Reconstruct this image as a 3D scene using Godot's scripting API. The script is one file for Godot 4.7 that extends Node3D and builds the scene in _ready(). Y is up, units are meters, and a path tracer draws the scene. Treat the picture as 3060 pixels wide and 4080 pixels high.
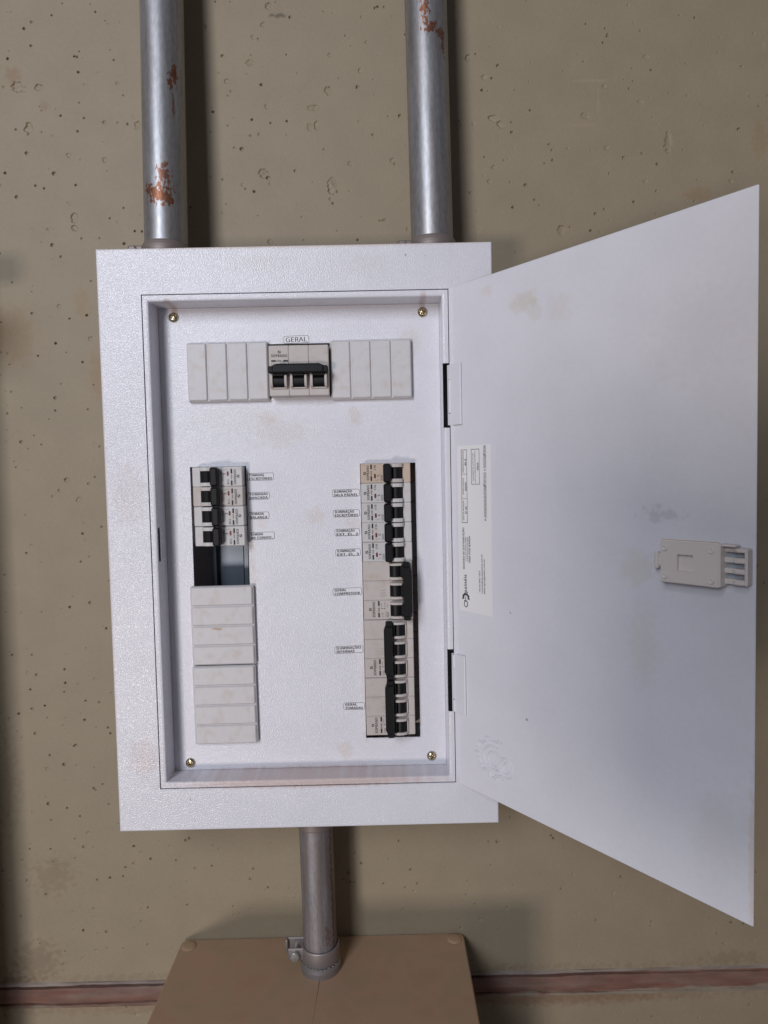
extends Node3D
# An open electrical distribution board on a painted concrete wall. All builders below work in millimetres (x right, y up, z out of the
# wall, zero at the middle of the board's front frame); meshes are scaled to metres when they are committed.

const MM := 0.001
const WALL_Z := -90.0
const PLATE_Z := -25.2
const NOSE_Z := -13.0
const HINGE := Vector3(135.8, 0, 0)
const DOOR_TURN := 37.53          # degrees that the door plane leans from the wall's normal

var M := {}                        # materials by name
var rng := RandomNumberGenerator.new()
var pits := []
var fonts := {}


# ------------------------------------------------------------------ mesh builder
class MB:
	var v := PackedVector3Array()
	var n := PackedVector3Array()
	var uv := PackedVector2Array()
	var uv2 := PackedVector2Array()
	var xf := Transform3D()
	var origin := Vector3.ZERO
	var area := Rect2(-200, -300, 400, 600)      # the millimetres that a stain texture covers

	var own := false                             # stain textures follow the part's own axes instead of the scene's

	func put(a: Vector3, p: Vector3, na: Vector3, t: Vector2) -> void:
		v.append((p - origin) * 0.001)
		n.append(na)
		uv.append(t)
		var q := a if own else p
		uv2.append(Vector2((q.x - area.position.x) / area.size.x, 1.0 - (q.y - area.position.y) / area.size.y))

	func tris(a: Vector3, b: Vector3, c: Vector3, na: Vector3, nb: Vector3, nc: Vector3, ta := Vector2.ZERO, tb := Vector2.ZERO, tc := Vector2.ZERO) -> void:
		var pa := xf * a
		var pb := xf * b
		var pc := xf * c
		var ma := (xf.basis * na).normalized()
		var m_b := (xf.basis * nb).normalized()
		var mc := (xf.basis * nc).normalized()
		put(a, pa, ma, ta)
		if (pb - pa).cross(pc - pa).dot(ma + m_b + mc) > 0.0:
			put(c, pc, mc, tc); put(b, pb, m_b, tb)
		else:
			put(b, pb, m_b, tb); put(c, pc, mc, tc)

	func tri(a: Vector3, b: Vector3, c: Vector3, out: Vector3) -> void:
		var f := (b - a).cross(c - a)
		if f.length_squared() < 1e-12:
			return
		f = f.normalized()
		if f.dot(out) < 0.0:
			f = -f
		tris(a, b, c, f, f, f)

	func quad(a: Vector3, b: Vector3, c: Vector3, d: Vector3, out: Vector3) -> void:
		tri(a, b, c, out)
		tri(a, c, d, out)

	# a box whose edges are cut back by ch
	func box(lo: Vector3, hi: Vector3, ch := 0.3) -> void:
		var mid := (lo + hi) / 2.0
		ch = minf(ch, minf(hi.x - lo.x, minf(hi.y - lo.y, hi.z - lo.z)) * 0.45)
		var p := func(s: Vector3, axis: int) -> Vector3:
			var r := Vector3(lo.x if s.x < 0 else hi.x, lo.y if s.y < 0 else hi.y, lo.z if s.z < 0 else hi.z)
			for k in 3:
				if k != axis:
					r[k] -= s[k] * ch
			return r
		for a in 3:
			var b := (a + 1) % 3
			var c := (a + 2) % 3
			for s in [-1.0, 1.0]:
				var q := []
				for w in [[-1, -1], [1, -1], [1, 1], [-1, 1]]:
					var sg := Vector3.ZERO
					sg[a] = s; sg[b] = w[0]; sg[c] = w[1]
					q.append(p.call(sg, a))
				var o := Vector3.ZERO
				o[a] = s
				quad(q[0], q[1], q[2], q[3], o)
			for s in [[-1, -1], [1, -1], [1, 1], [-1, 1]]:
				var s0 := Vector3.ZERO
				s0[a] = s[0]; s0[b] = s[1]; s0[c] = -1
				var s1 := s0
				s1[c] = 1
				var o := s0
				o[c] = 0
				quad(p.call(s0, a), p.call(s0, b), p.call(s1, b), p.call(s1, a), o)
		for sx in [-1, 1]:
			for sy in [-1, 1]:
				for sz in [-1, 1]:
					var s := Vector3(sx, sy, sz)
					tri(p.call(s, 0), p.call(s, 1), p.call(s, 2), s)

	# a plane polygon (x, y) from z0 to z1; the rim of the z1 face is cut back by ch
	func prism(poly: PackedVector2Array, z0: float, z1: float, ch := 0.0, back := true) -> void:
		var top := poly
		if ch > 0.0:
			var mid := Vector2.ZERO
			for q in poly:
				mid += q / poly.size()
			top = PackedVector2Array()
			for i in poly.size():
				var e0 := (poly[i] - poly[i - 1]).normalized()
				var e1 := (poly[(i + 1) % poly.size()] - poly[i]).normalized()
				var m := (Vector2(-e0.y, e0.x) + Vector2(-e1.y, e1.x)).normalized()
				if Geometry2D.is_polygon_clockwise(poly):
					m = -m
				top.append(poly[i] + m * ch)
		for k in [0, 1]:
			if k == 0 and not back:
				continue
			var ring: PackedVector2Array = top if k == 1 else poly
			var z := z1 if k == 1 else z0
			var idx := Geometry2D.triangulate_polygon(ring)
			for i in range(0, idx.size(), 3):
				tri(Vector3(ring[idx[i]].x, ring[idx[i]].y, z), Vector3(ring[idx[i + 1]].x, ring[idx[i + 1]].y, z), Vector3(ring[idx[i + 2]].x, ring[idx[i + 2]].y, z), Vector3(0, 0, 1 if k == 1 else -1))
		var cw := Geometry2D.is_polygon_clockwise(poly)
		for i in poly.size():
			var j := (i + 1) % poly.size()
			var e := (poly[j] - poly[i]).normalized()
			var o := Vector3(e.y, -e.x, 0) * (-1.0 if cw else 1.0)
			quad(Vector3(poly[i].x, poly[i].y, z0), Vector3(poly[j].x, poly[j].y, z0), Vector3(poly[j].x, poly[j].y, z1 - ch), Vector3(poly[i].x, poly[i].y, z1 - ch), o)
			if ch > 0.0:
				quad(Vector3(poly[i].x, poly[i].y, z1 - ch), Vector3(poly[j].x, poly[j].y, z1 - ch), Vector3(top[j].x, top[j].y, z1), Vector3(top[i].x, top[i].y, z1), o + Vector3(0, 0, 1))

	# nested rectangles [left, right, top, bottom, z], joined ring to ring; «away» is the side that shows
	func rings(list: Array) -> void:
		for i in list.size() - 1:
			var a: Array = list[i]
			var b: Array = list[i + 1]
			var pa := [Vector3(a[0], a[2], a[4]), Vector3(a[1], a[2], a[4]), Vector3(a[1], a[3], a[4]), Vector3(a[0], a[3], a[4])]
			var pb := [Vector3(b[0], b[2], b[4]), Vector3(b[1], b[2], b[4]), Vector3(b[1], b[3], b[4]), Vector3(b[0], b[3], b[4])]
			var side := [Vector3(0, 1, 0), Vector3(1, 0, 0), Vector3(0, -1, 0), Vector3(-1, 0, 0)]
			for k in 4:
				var j := (k + 1) % 4
				var grow: float = [b[2] - a[2], b[1] - a[1], a[3] - b[3], a[0] - b[0]][k]   # outwards, seen from the middle
				var o: Vector3 = side[k] * (b[4] - a[4]) + Vector3(0, 0, -grow)
				quad(pa[k], pa[j], pb[j], pb[k], o)

	# a flat sheet with square holes, front at z1 and back at z0
	func sheet(lo: Vector2, hi: Vector2, holes: Array, z0: float, z1: float) -> void:
		var xs := [lo.x, hi.x]
		var ys := [lo.y, hi.y]
		for h in holes:
			for x in [h.position.x, h.end.x]:
				if not xs.has(x): xs.append(x)
			for y in [h.position.y, h.end.y]:
				if not ys.has(y): ys.append(y)
		xs.sort(); ys.sort()
		var gone := func(i: int, j: int) -> bool:
			if i < 0 or j < 0 or i >= xs.size() - 1 or j >= ys.size() - 1:
				return true
			var m := Vector2((xs[i] + xs[i + 1]) / 2.0, (ys[j] + ys[j + 1]) / 2.0)
			for h in holes:
				if h.has_point(m):
					return true
			return false
		for i in xs.size() - 1:
			for j in ys.size() - 1:
				if gone.call(i, j):
					continue
				var a := Vector2(xs[i], ys[j])
				var b := Vector2(xs[i + 1], ys[j + 1])
				for z in [z0, z1]:
					quad(Vector3(a.x, a.y, z), Vector3(b.x, a.y, z), Vector3(b.x, b.y, z), Vector3(a.x, b.y, z), Vector3(0, 0, 1 if z == z1 else -1))
				for s in [[-1, 0], [1, 0], [0, -1], [0, 1]]:
					if gone.call(i + s[0], j + s[1]):
						var p0 := Vector2(b.x if s[0] > 0 else a.x, b.y if s[1] > 0 else a.y)
						var p1 := Vector2(a.x if s[0] < 0 else b.x, a.y if s[1] < 0 else b.y)
						quad(Vector3(p0.x, p0.y, z0), Vector3(p1.x, p1.y, z0), Vector3(p1.x, p1.y, z1), Vector3(p0.x, p0.y, z1), Vector3(s[0], s[1], 0))

	# turned about the y axis: profile of (radius, y); uv.x runs round, uv.y along
	func lathe(profile: Array, k := 48, from := 0.0, to := TAU) -> void:
		var y0: float = profile[0].y
		var y1: float = profile[-1].y
		for i in profile.size() - 1:
			var a: Vector2 = profile[i]
			var b: Vector2 = profile[i + 1]
			var t := (b - a).normalized()
			var m := Vector2(t.y, -t.x)
			for s in k:
				var f0 := from + (to - from) * s / k
				var f1 := from + (to - from) * (s + 1) / k
				var d0 := Vector3(cos(f0), 0, sin(f0))
				var d1 := Vector3(cos(f1), 0, sin(f1))
				var n0 := d0 * m.x + Vector3(0, m.y, 0)
				var n1 := d1 * m.x + Vector3(0, m.y, 0)
				var p := [d0 * a.x + Vector3(0, a.y, 0), d1 * a.x + Vector3(0, a.y, 0), d1 * b.x + Vector3(0, b.y, 0), d0 * b.x + Vector3(0, b.y, 0)]
				var va := (a.y - y0) / maxf(absf(y1 - y0), 1e-6) * signf(y1 - y0)
				var vb := (b.y - y0) / maxf(absf(y1 - y0), 1e-6) * signf(y1 - y0)
				var u0 := float(s) / k
				var u1 := float(s + 1) / k
				if a.x > 1e-6:
					tris(p[0], p[1], p[2], n0, n1, n1, Vector2(u0, va), Vector2(u1, va), Vector2(u1, vb))
				if b.x > 1e-6:
					tris(p[0], p[2], p[3], n0, n1, n0, Vector2(u0, va), Vector2(u1, vb), Vector2(u0, vb))

	# a round wire along points
	func wire(pts: Array, r: float, k := 8, closed := false) -> void:
		var rings_ := []
		var m := pts.size()
		for i in m:
			var a: Vector3 = pts[(i - 1 + m) % m] if closed or i > 0 else pts[i]
			var b: Vector3 = pts[(i + 1) % m] if closed or i < m - 1 else pts[i]
			var t := (b - a).normalized()
			var s := t.cross(Vector3(0, 0, 1))
			if s.length() < 0.01:
				s = t.cross(Vector3(1, 0, 0))
			s = s.normalized()
			var w := s.cross(t).normalized()
			var ring := []
			for j in k:
				var f := TAU * j / k
				ring.append([pts[i] + (s * cos(f) + w * sin(f)) * r, s * cos(f) + w * sin(f)])
			rings_.append(ring)
		for i in (m if closed else m - 1):
			var a: Array = rings_[i]
			var b: Array = rings_[(i + 1) % m]
			for j in k:
				var l := (j + 1) % k
				tris(a[j][0], a[l][0], b[l][0], a[j][1], a[l][1], b[l][1])
				tris(a[j][0], b[l][0], b[j][0], a[j][1], b[l][1], b[j][1])

	# a surface z = f(x, y) over grid lines
	func field(xs: Array, ys: Array, f: Callable) -> void:
		for i in xs.size() - 1:
			for j in ys.size() - 1:
				var p := []
				for c in [[0, 0], [1, 0], [1, 1], [0, 1]]:
					var x: float = xs[i + c[0]]
					var y: float = ys[j + c[1]]
					p.append(Vector3(x, y, f.call(x, y)))
				quad(p[0], p[1], p[2], p[3], Vector3(0, 0, 1))

	func into(mesh: ArrayMesh, mat: Material) -> ArrayMesh:
		var a := []
		a.resize(Mesh.ARRAY_MAX)
		a[Mesh.ARRAY_VERTEX] = v
		a[Mesh.ARRAY_NORMAL] = n
		a[Mesh.ARRAY_TEX_UV] = uv
		a[Mesh.ARRAY_TEX_UV2] = uv2
		mesh.add_surface_from_arrays(Mesh.PRIMITIVE_TRIANGLES, a)
		mesh.surface_set_material(mesh.get_surface_count() - 1, mat)
		return mesh


func mb(origin := Vector3.ZERO, xf := Transform3D(), area := Rect2(-200, -300, 400, 600)) -> MB:
	var b := MB.new()
	b.origin = origin
	b.xf = xf
	b.area = area
	return b


func part(called: String, parent: Node, list: Array, label := "") -> MeshInstance3D:
	var o := MeshInstance3D.new()
	o.name = called
	var mesh := ArrayMesh.new()
	for it in list:
		it[0].into(mesh, it[1])
	o.mesh = mesh
	parent.add_child(o, true)
	if label:
		o.set_meta("label", label)
	return o


func share(called: String, parent: Node, mesh: Mesh) -> MeshInstance3D:
	var o := MeshInstance3D.new()
	o.name = called
	o.mesh = mesh
	parent.add_child(o, true)
	return o


func thing(called: String, at: Vector3, label: String, category: String, group := "") -> Node3D:
	var o := Node3D.new()
	o.name = called
	if has_node(called):
		var k := 1
		while has_node("%s_%03d" % [called, k]):
			k += 1
		o.name = "%s_%03d" % [called, k]
	add_child(o)
	o.position = at * MM
	o.set_meta("label", label)
	o.set_meta("category", category)
	if group:
		o.set_meta("group", group)
	return o


# flat lettering between x0 and x1, its capitals «cap» high above the line y, at height z
func text(b: MB, s: String, x0: float, x1: float, y: float, cap: float, z: float, bold := false) -> void:
	var h := letters("H", bold)
	var t := letters(s, bold)
	var lo := INF
	var hi := -INF
	for p in t[0]:
		lo = minf(lo, p.x); hi = maxf(hi, p.x)
	var top := -INF
	var low := INF
	for p in h[0]:
		top = maxf(top, p.y); low = minf(low, p.y)
	var base: float = low + (t[2] - h[2]) * 0.0
	var sx := (x1 - x0) / (hi - lo)
	var sy := cap / (top - low)
	var idx: PackedInt32Array = t[1]
	for i in range(0, idx.size(), 3):
		var q := []
		for k in 3:
			var p: Vector3 = t[0][idx[i + k]]
			q.append(Vector3(x0 + (p.x - lo) * sx, y + (p.y - base) * sy, z))
		b.tri(q[0], q[1], q[2], Vector3(0, 0, 1))


func letters(s: String, bold: bool) -> Array:
	var key := s + ("!" if bold else "")
	if not fonts.has(key):
		var f := SystemFont.new()
		f.font_names = PackedStringArray(["Droid Sans"])
		f.font_weight = 700 if bold else 400
		var t := TextMesh.new()
		t.font = f
		t.font_size = 48
		t.pixel_size = 0.05
		t.depth = 0.0
		t.curve_step = 3.0
		t.vertical_alignment = VERTICAL_ALIGNMENT_BOTTOM
		t.text = s
		var a := t.get_mesh_arrays()
		var idx = a[Mesh.ARRAY_INDEX]
		if idx == null:
			idx = PackedInt32Array(range(a[Mesh.ARRAY_VERTEX].size()))
		fonts[key] = [a[Mesh.ARRAY_VERTEX], idx, 0.0]
	return fonts[key]


func bar2(b: MB, x0: float, x1: float, y0: float, y1: float, z: float) -> void:
	b.quad(Vector3(x0, y0, z), Vector3(x1, y0, z), Vector3(x1, y1, z), Vector3(x0, y1, z), Vector3(0, 0, 1))


func line2(b: MB, p: Vector2, q: Vector2, w: float, z: float) -> void:
	var d := (q - p).normalized().orthogonal() * w / 2.0
	b.quad(Vector3(p.x + d.x, p.y + d.y, z), Vector3(q.x + d.x, q.y + d.y, z), Vector3(q.x - d.x, q.y - d.y, z), Vector3(p.x - d.x, p.y - d.y, z), Vector3(0, 0, 1))


func frame2(b: MB, x0: float, x1: float, y0: float, y1: float, w: float, z: float) -> void:
	bar2(b, x0, x1, y0, y0 + w, z)
	bar2(b, x0, x1, y1 - w, y1, z)
	bar2(b, x0, x0 + w, y0 + w, y1 - w, z)
	bar2(b, x1 - w, x1, y0 + w, y1 - w, z)


func round_rect(x0: float, x1: float, y0: float, y1: float, r: float, k := 5) -> PackedVector2Array:
	var o := PackedVector2Array()
	for c in [[x1 - r, y1 - r, 0.0], [x0 + r, y1 - r, 0.5], [x0 + r, y0 + r, 1.0], [x1 - r, y0 + r, 1.5]]:
		for i in k + 1:
			var f: float = (c[2] + 0.5 * i / k) * PI
			o.append(Vector2(c[0] + cos(f) * r, c[1] + sin(f) * r))
	return o


func outline(b: MB, poly: PackedVector2Array, inner: PackedVector2Array, z: float) -> void:
	for i in poly.size():
		var j := (i + 1) % poly.size()
		b.quad(Vector3(poly[i].x, poly[i].y, z), Vector3(poly[j].x, poly[j].y, z), Vector3(inner[j].x, inner[j].y, z), Vector3(inner[i].x, inner[i].y, z), Vector3(0, 0, 1))


# ------------------------------------------------------------------ materials
func lin(r: float, g: float, b: float) -> Color:
	return Color(r, g, b).linear_to_srgb()


func mat(called: String, c: Color, rough: float, metal := 0.0) -> StandardMaterial3D:
	var m := StandardMaterial3D.new()
	m.resource_name = called
	m.albedo_color = c
	m.roughness = rough
	m.metallic = metal
	M[called] = m
	return m


func noise(sd: int, f: float, oct := 4, kind := FastNoiseLite.TYPE_SIMPLEX_SMOOTH) -> FastNoiseLite:
	var q := FastNoiseLite.new()
	q.seed = sd
	q.frequency = f
	q.noise_type = kind
	q.fractal_octaves = oct
	return q


func noise_tex(q: FastNoiseLite, side: int) -> NoiseTexture2D:
	var t := NoiseTexture2D.new()
	t.width = side
	t.height = side
	t.seamless = true
	t.seamless_blend_skirt = 0.03
	t.noise = q
	return t


# a picture of what has soiled a surface: white where it is clean; blobs are [x, y, rx, ry, colour, strength, raggedness] in millimetres
func stain_tex(area: Rect2, w: int, h: int, blobs: Array, sd: int, mottle := 0.04, base := Color.WHITE) -> ImageTexture:
	var a := noise(sd, 0.018, 4)
	var c := noise(sd + 1, 0.09, 4)
	var px := PackedFloat32Array()
	px.resize(w * h * 3)
	var sx := area.size.x / w
	var sy := area.size.y / h
	for j in h:
		var y := area.end.y - (j + 0.5) * sy
		for i in w:
			var x := area.position.x + (i + 0.5) * sx
			var t := 1.0 - mottle * (0.5 + 0.8 * a.get_noise_2d(x, y)) - mottle * 0.5 * c.get_noise_2d(x * 2.0, y * 2.0)
			var k := (j * w + i) * 3
			px[k] = base.r * t; px[k + 1] = base.g * t; px[k + 2] = base.b * t
	for q in blobs:
		var rag: float = q[6] if q.size() > 6 else 0.6
		var i0 := clampi(int((q[0] - q[2] * 1.8 - area.position.x) / sx), 0, w - 1)
		var i1 := clampi(int((q[0] + q[2] * 1.8 - area.position.x) / sx), 0, w - 1)
		var j0 := clampi(int((area.end.y - q[1] - q[3] * 1.8) / sy), 0, h - 1)
		var j1 := clampi(int((area.end.y - q[1] + q[3] * 1.8) / sy), 0, h - 1)
		var col: Color = q[4]
		for j in range(j0, j1 + 1):
			var y := area.end.y - (j + 0.5) * sy
			for i in range(i0, i1 + 1):
				var x := area.position.x + (i + 0.5) * sx
				var d := Vector2((x - q[0]) / q[2], (y - q[1]) / q[3]).length() + rag * c.get_noise_2d(x * 1.3 + q[0], y * 1.3)
				var s: float = q[5] * smoothstep(1.25, 0.45, d)
				if s > 0.003:
					var k := (j * w + i) * 3
					px[k] = lerpf(px[k], px[k] * col.r, s); px[k + 1] = lerpf(px[k + 1], px[k + 1] * col.g, s); px[k + 2] = lerpf(px[k + 2], px[k + 2] * col.b, s)
	return floats_tex(px, w, h)


func floats_tex(px: PackedFloat32Array, w: int, h: int) -> ImageTexture:
	var by := PackedByteArray()
	by.resize(w * h * 3)
	for k in px.size():
		by[k] = int(pow(clampf(px[k], 0.0, 1.0), 1.0 / 2.2) * 255.0 + 0.5)
	return ImageTexture.create_from_image(Image.create_from_data(w, h, false, Image.FORMAT_RGB8, by))


# galvanised pipe skin: zinc streaks, scratches and rust; spots are [turn 0..1, along 0..1, ru, rv, strength]
func pipe_tex(sd: int, w: int, h: int, spots: Array, dirt: float) -> ImageTexture:
	var streak := noise(sd, 0.02, 4)
	var grain := noise(sd + 1, 0.08, 4)
	var px := PackedFloat32Array()
	px.resize(w * h * 3)
	for j in h:
		for i in w:
			var s := streak.get_noise_2d(i * 1.6, j * 0.22)
			var g := grain.get_noise_2d(i, j * 0.5)
			var t := 0.37 + 0.1 * s + 0.07 * g
			var brown := clampf(dirt * (0.4 + 1.5 * streak.get_noise_2d(i * 0.7 + 400.0, j * 0.1)), 0.0, 0.7)
			var c := Color(t, t * 1.0, t * 1.04).lerp(Color(0.3, 0.22, 0.17), brown)
			for q in spots:
				var d := Vector2((i / float(w) - q[0]) / q[2], (j / float(h) - q[1]) / q[3])
				if absf(d.x) < 2.0 and absf(d.y) < 2.0:
					var r := d.length() + 1.1 * grain.get_noise_2d(i * 0.8 + 90.0, j * 0.8) + 0.5 * streak.get_noise_2d(i * 3.0, j * 3.0)
					var k: float = q[4] * smoothstep(1.0, 0.7, r)
					c = c.lerp(Color(0.19, 0.072, 0.04).lerp(Color(0.28, 0.125, 0.07), clampf(0.5 + g, 0, 1)), k)
			var k3 := (j * w + i) * 3
			px[k3] = c.r; px[k3 + 1] = c.g; px[k3 + 2] = c.b
	return floats_tex(px, w, h)


func pit(x: float, y: float, rx: float, ry: float) -> void:
	pits.append([x, y, rx * 1.55, ry * 1.55, 1.0])


# ------------------------------------------------------------------ the scene
func _ready() -> void:
	rng.seed = 7
	# camera
	var cam := Camera3D.new()
	cam.name = "camera"
	cam.fov = 74.2
	cam.near = 0.01
	cam.far = 50.0
	add_child(cam)
	cam.position = Vector3(69.8, 56.55, 593.6) * MM
	cam.basis = Basis(Vector3.UP, -0.005) * Basis(Vector3.RIGHT, -0.052) * Basis(Vector3.BACK, -0.021)
	cam.current = true
	# surroundings: a dim interior; unseen daylight sources placed behind and to the left of the camera
	var env := Environment.new()
	env.background_mode = Environment.BG_COLOR
	env.background_color = lin(0.10, 0.098, 0.11)
	env.tonemap_mode = Environment.TONE_MAPPER_LINEAR
	env.tonemap_exposure = 0.79
	env.sdfgi_enabled = true
	env.ssao_enabled = true
	env.ssil_enabled = true
	var we := WorldEnvironment.new()
	we.name = "surroundings"
	we.environment = env
	add_child(we)
	area_light("unseen_ground_daylight", Vector3(-1500, -1080, 3400), Vector3(0, 0, 0), Vector2(0.6, 0.45), Color(1.0, 0.95, 0.915), 5.6)  # unseen light, low on the left, placed to throw shadows up the wall
	area_light("unseen_opening_daylight", Vector3(-1080, 1200, 2650), Vector3(0, 0, 0), Vector2(0.85, 1.4), Color(0.93, 0.955, 1.0), 6.9)  # unseen light, high on the left, placed for the soft cool light

	materials()
	wall()
	unseen_pillar()
	unseen_shade_panels()
	junction_box()
	board()
	conduits()
	breakers()
	covers()


func area_light(called: String, at: Vector3, to: Vector3, size: Vector2, c: Color, e: float) -> void:
	var l := AreaLight3D.new()
	l.name = called
	l.area_size = size
	l.light_color = c
	l.light_energy = e
	l.shadow_enabled = true
	add_child(l)
	l.look_at_from_position(at * MM, to * MM, Vector3.UP)


func materials() -> void:
	var peel := noise_tex(noise(3, 0.075, 2), 1024)
	for k in [["frame_paint", 0.24], ["door_paint", 0.36]]:
		var m := mat(k[0], lin(0.72, 0.715, 0.77), k[1])
		m.uv1_triplanar = true
		m.uv1_scale = Vector3.ONE * 8.0
		m.heightmap_enabled = true
		m.heightmap_texture = peel
		m.heightmap_scale = 0.021 if k[0] == "frame_paint" else 0.010
		m.detail_enabled = true
		m.detail_blend_mode = BaseMaterial3D.BLEND_MODE_MUL
		m.detail_uv_layer = BaseMaterial3D.DETAIL_UV_2
	var tan_dirt := Color(0.86, 0.76, 0.62)
	var pink := Color(0.82, 0.67, 0.60)
	M.frame_paint.detail_albedo = stain_tex(Rect2(-200, -300, 400, 600), 512, 768, [
		[-20, 98, 26, 14, tan_dirt, 0.3], [-30, 112, 9, 6, tan_dirt, 0.35], [48, 112, 8, 9, tan_dirt, 0.45], [10, 22, 9, 9, tan_dirt, 0.35], [98, 178, 12, 14, tan_dirt, 0.3],
		[-60, 112, 40, 12, tan_dirt, 0.2], [0, -215.5, 128, 5.0, pink, 0.95, 0.25], [-146, -190, 14, 20, pink, 0.35], [-150, 45, 16, 30, pink, 0.25], [0, 256.5, 172, 2.2, Color(0.9, 0.75, 0.62), 0.6, 0.2],
		[-170, 0, 1.6, 255, Color(0.9, 0.76, 0.66), 0.5, 0.3], [32, -196, 7, 10, tan_dirt, 0.4], [52, -120, 4, 70, tan_dirt, 0.35], [-50, -30, 5, 50, tan_dirt, 0.35], [-40, 18, 8, 8, tan_dirt, 0.3], [46, 14, 10, 7, tan_dirt, 0.35],
		[-112, 210, 3, 5, Color(0.7, 0.55, 0.45), 0.7], [111, 210, 3, 6, Color(0.72, 0.58, 0.52), 0.6], [-30, 243, 30, 8, tan_dirt, 0.15], [60, 240, 22, 10, tan_dirt, 0.15],
		[96, 247, 0.7, 0.7, Color(0.1, 0.1, 0.12), 0.9, 0.2], [113, 246, 0.5, 0.5, Color(0.2, 0.2, 0.2), 0.8, 0.2], [-106, -229, 0.8, 1.2, Color(0.3, 0.25, 0.25), 0.8, 0.3]], 21)
	M.door_paint.detail_albedo = stain_tex(Rect2(-10, -230, 270, 460), 384, 640, [
		[78, 190, 14, 9, Color(0.88, 0.82, 0.68), 0.6], [90, 181, 8, 9, Color(0.9, 0.85, 0.74), 0.4], [40, 206, 7, 6, tan_dirt, 0.3], [112, 178, 12, 10, Color(0.9, 0.85, 0.76), 0.35], [192, 28, 12, 5, Color(0.70, 0.66, 0.66), 0.45, 1.3],
		[175, -8, 14, 12, Color(0.93, 0.88, 0.78), 0.5], [180, -60, 12, 30, Color(0.93, 0.9, 0.82), 0.4], [215, 140, 30, 30, Color(0.95, 0.9, 0.9), 0.3], [232, -170, 20, 30, Color(0.95, 0.91, 0.87), 0.4], [251, -180, 2, 60, Color(0.9, 0.74, 0.6), 0.5],
		[78, -140, 1, 1, Color(0.2, 0.2, 0.2), 0.8], [62, -56, 0.7, 0.7, Color(0.2, 0.2, 0.2), 0.8], [110, -222, 60, 2, pink, 0.4]], 31)
	# moulded plastics
	var dust := noise_tex(noise(9, 0.012, 5), 512)
	var g := Gradient.new()
	g.offsets = PackedFloat32Array([0.0, 0.3, 0.55, 1.0])
	g.colors = PackedColorArray([Color(0.955, 0.915, 0.875), Color(0.985, 0.975, 0.965), Color(1, 1, 1), Color(0.98, 0.97, 0.96)])
	dust.color_ramp = g
	for k in [["plastic", Color(0.57, 0.555, 0.56), 0.42], ["plastic_dusty", Color(0.52, 0.475, 0.455), 0.5], ["plastic_tan", Color(0.53, 0.425, 0.345), 0.55], ["cover_plastic", Color(0.60, 0.585, 0.60), 0.45]]:
		var m := mat(k[0], lin(k[1].r, k[1].g, k[1].b), k[2])
		m.albedo_texture = dust
		m.uv1_triplanar = true
		m.uv1_world_triplanar = true
		m.uv1_scale = Vector3.ONE * 9.0
	var mottled := noise_tex(noise(19, 0.006, 5), 512)
	var g2 := Gradient.new()
	g2.offsets = PackedFloat32Array([0.0, 0.4, 0.6, 1.0])
	g2.colors = PackedColorArray([Color(0.95, 0.98, 0.95), Color(0.98, 0.985, 0.97), Color(1, 0.985, 0.97), Color(0.975, 0.945, 0.93)])
	mottled.color_ramp = g2
	var bp := mat("black_plastic", lin(0.008, 0.008, 0.009), 0.42)
	bp.metallic_specular = 0.32
	mat("ink", lin(0.02, 0.02, 0.025), 0.7)
	mat("grey_ink", lin(0.05, 0.045, 0.055), 0.7)
	mat("red_flag", lin(0.16, 0.025, 0.025), 0.35)
	mat("paper", lin(0.80, 0.785, 0.80), 0.45)
	mat("clear_label", lin(0.74, 0.73, 0.77), 0.35)
	mat("plain_paint", lin(0.7, 0.69, 0.73), 0.35)
	mat("zinc", lin(0.15, 0.175, 0.21), 0.34, 1.0)
	mat("brass", lin(0.55, 0.47, 0.33), 0.22, 1.0)
	mat("lug_zinc", lin(0.34, 0.30, 0.29), 0.5, 0.6)
	mat("cast_zinc", lin(0.26, 0.215, 0.20), 0.55, 0.5)
	mat("bolt_steel", lin(0.5, 0.5, 0.48), 0.4, 0.8)
	mat("rust_stain", lin(0.52, 0.39, 0.31), 0.8)
	mat("latch_plastic", lin(0.70, 0.635, 0.60), 0.5)
	mat("latch_gap_shade", lin(0.36, 0.40, 0.46), 0.5)  # latch plastic with bluish shade put into the colour
	var st := mat("steel_tan", lin(0.445, 0.29, 0.192), 0.55)
	st.albedo_texture = mottled
	st.uv1_triplanar = true
	st.uv1_scale = Vector3.ONE * 6.0
	st.heightmap_enabled = true
	st.heightmap_texture = peel
	st.heightmap_scale = 0.006
	mat("crack", lin(0.10, 0.065, 0.045), 0.8)


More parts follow.
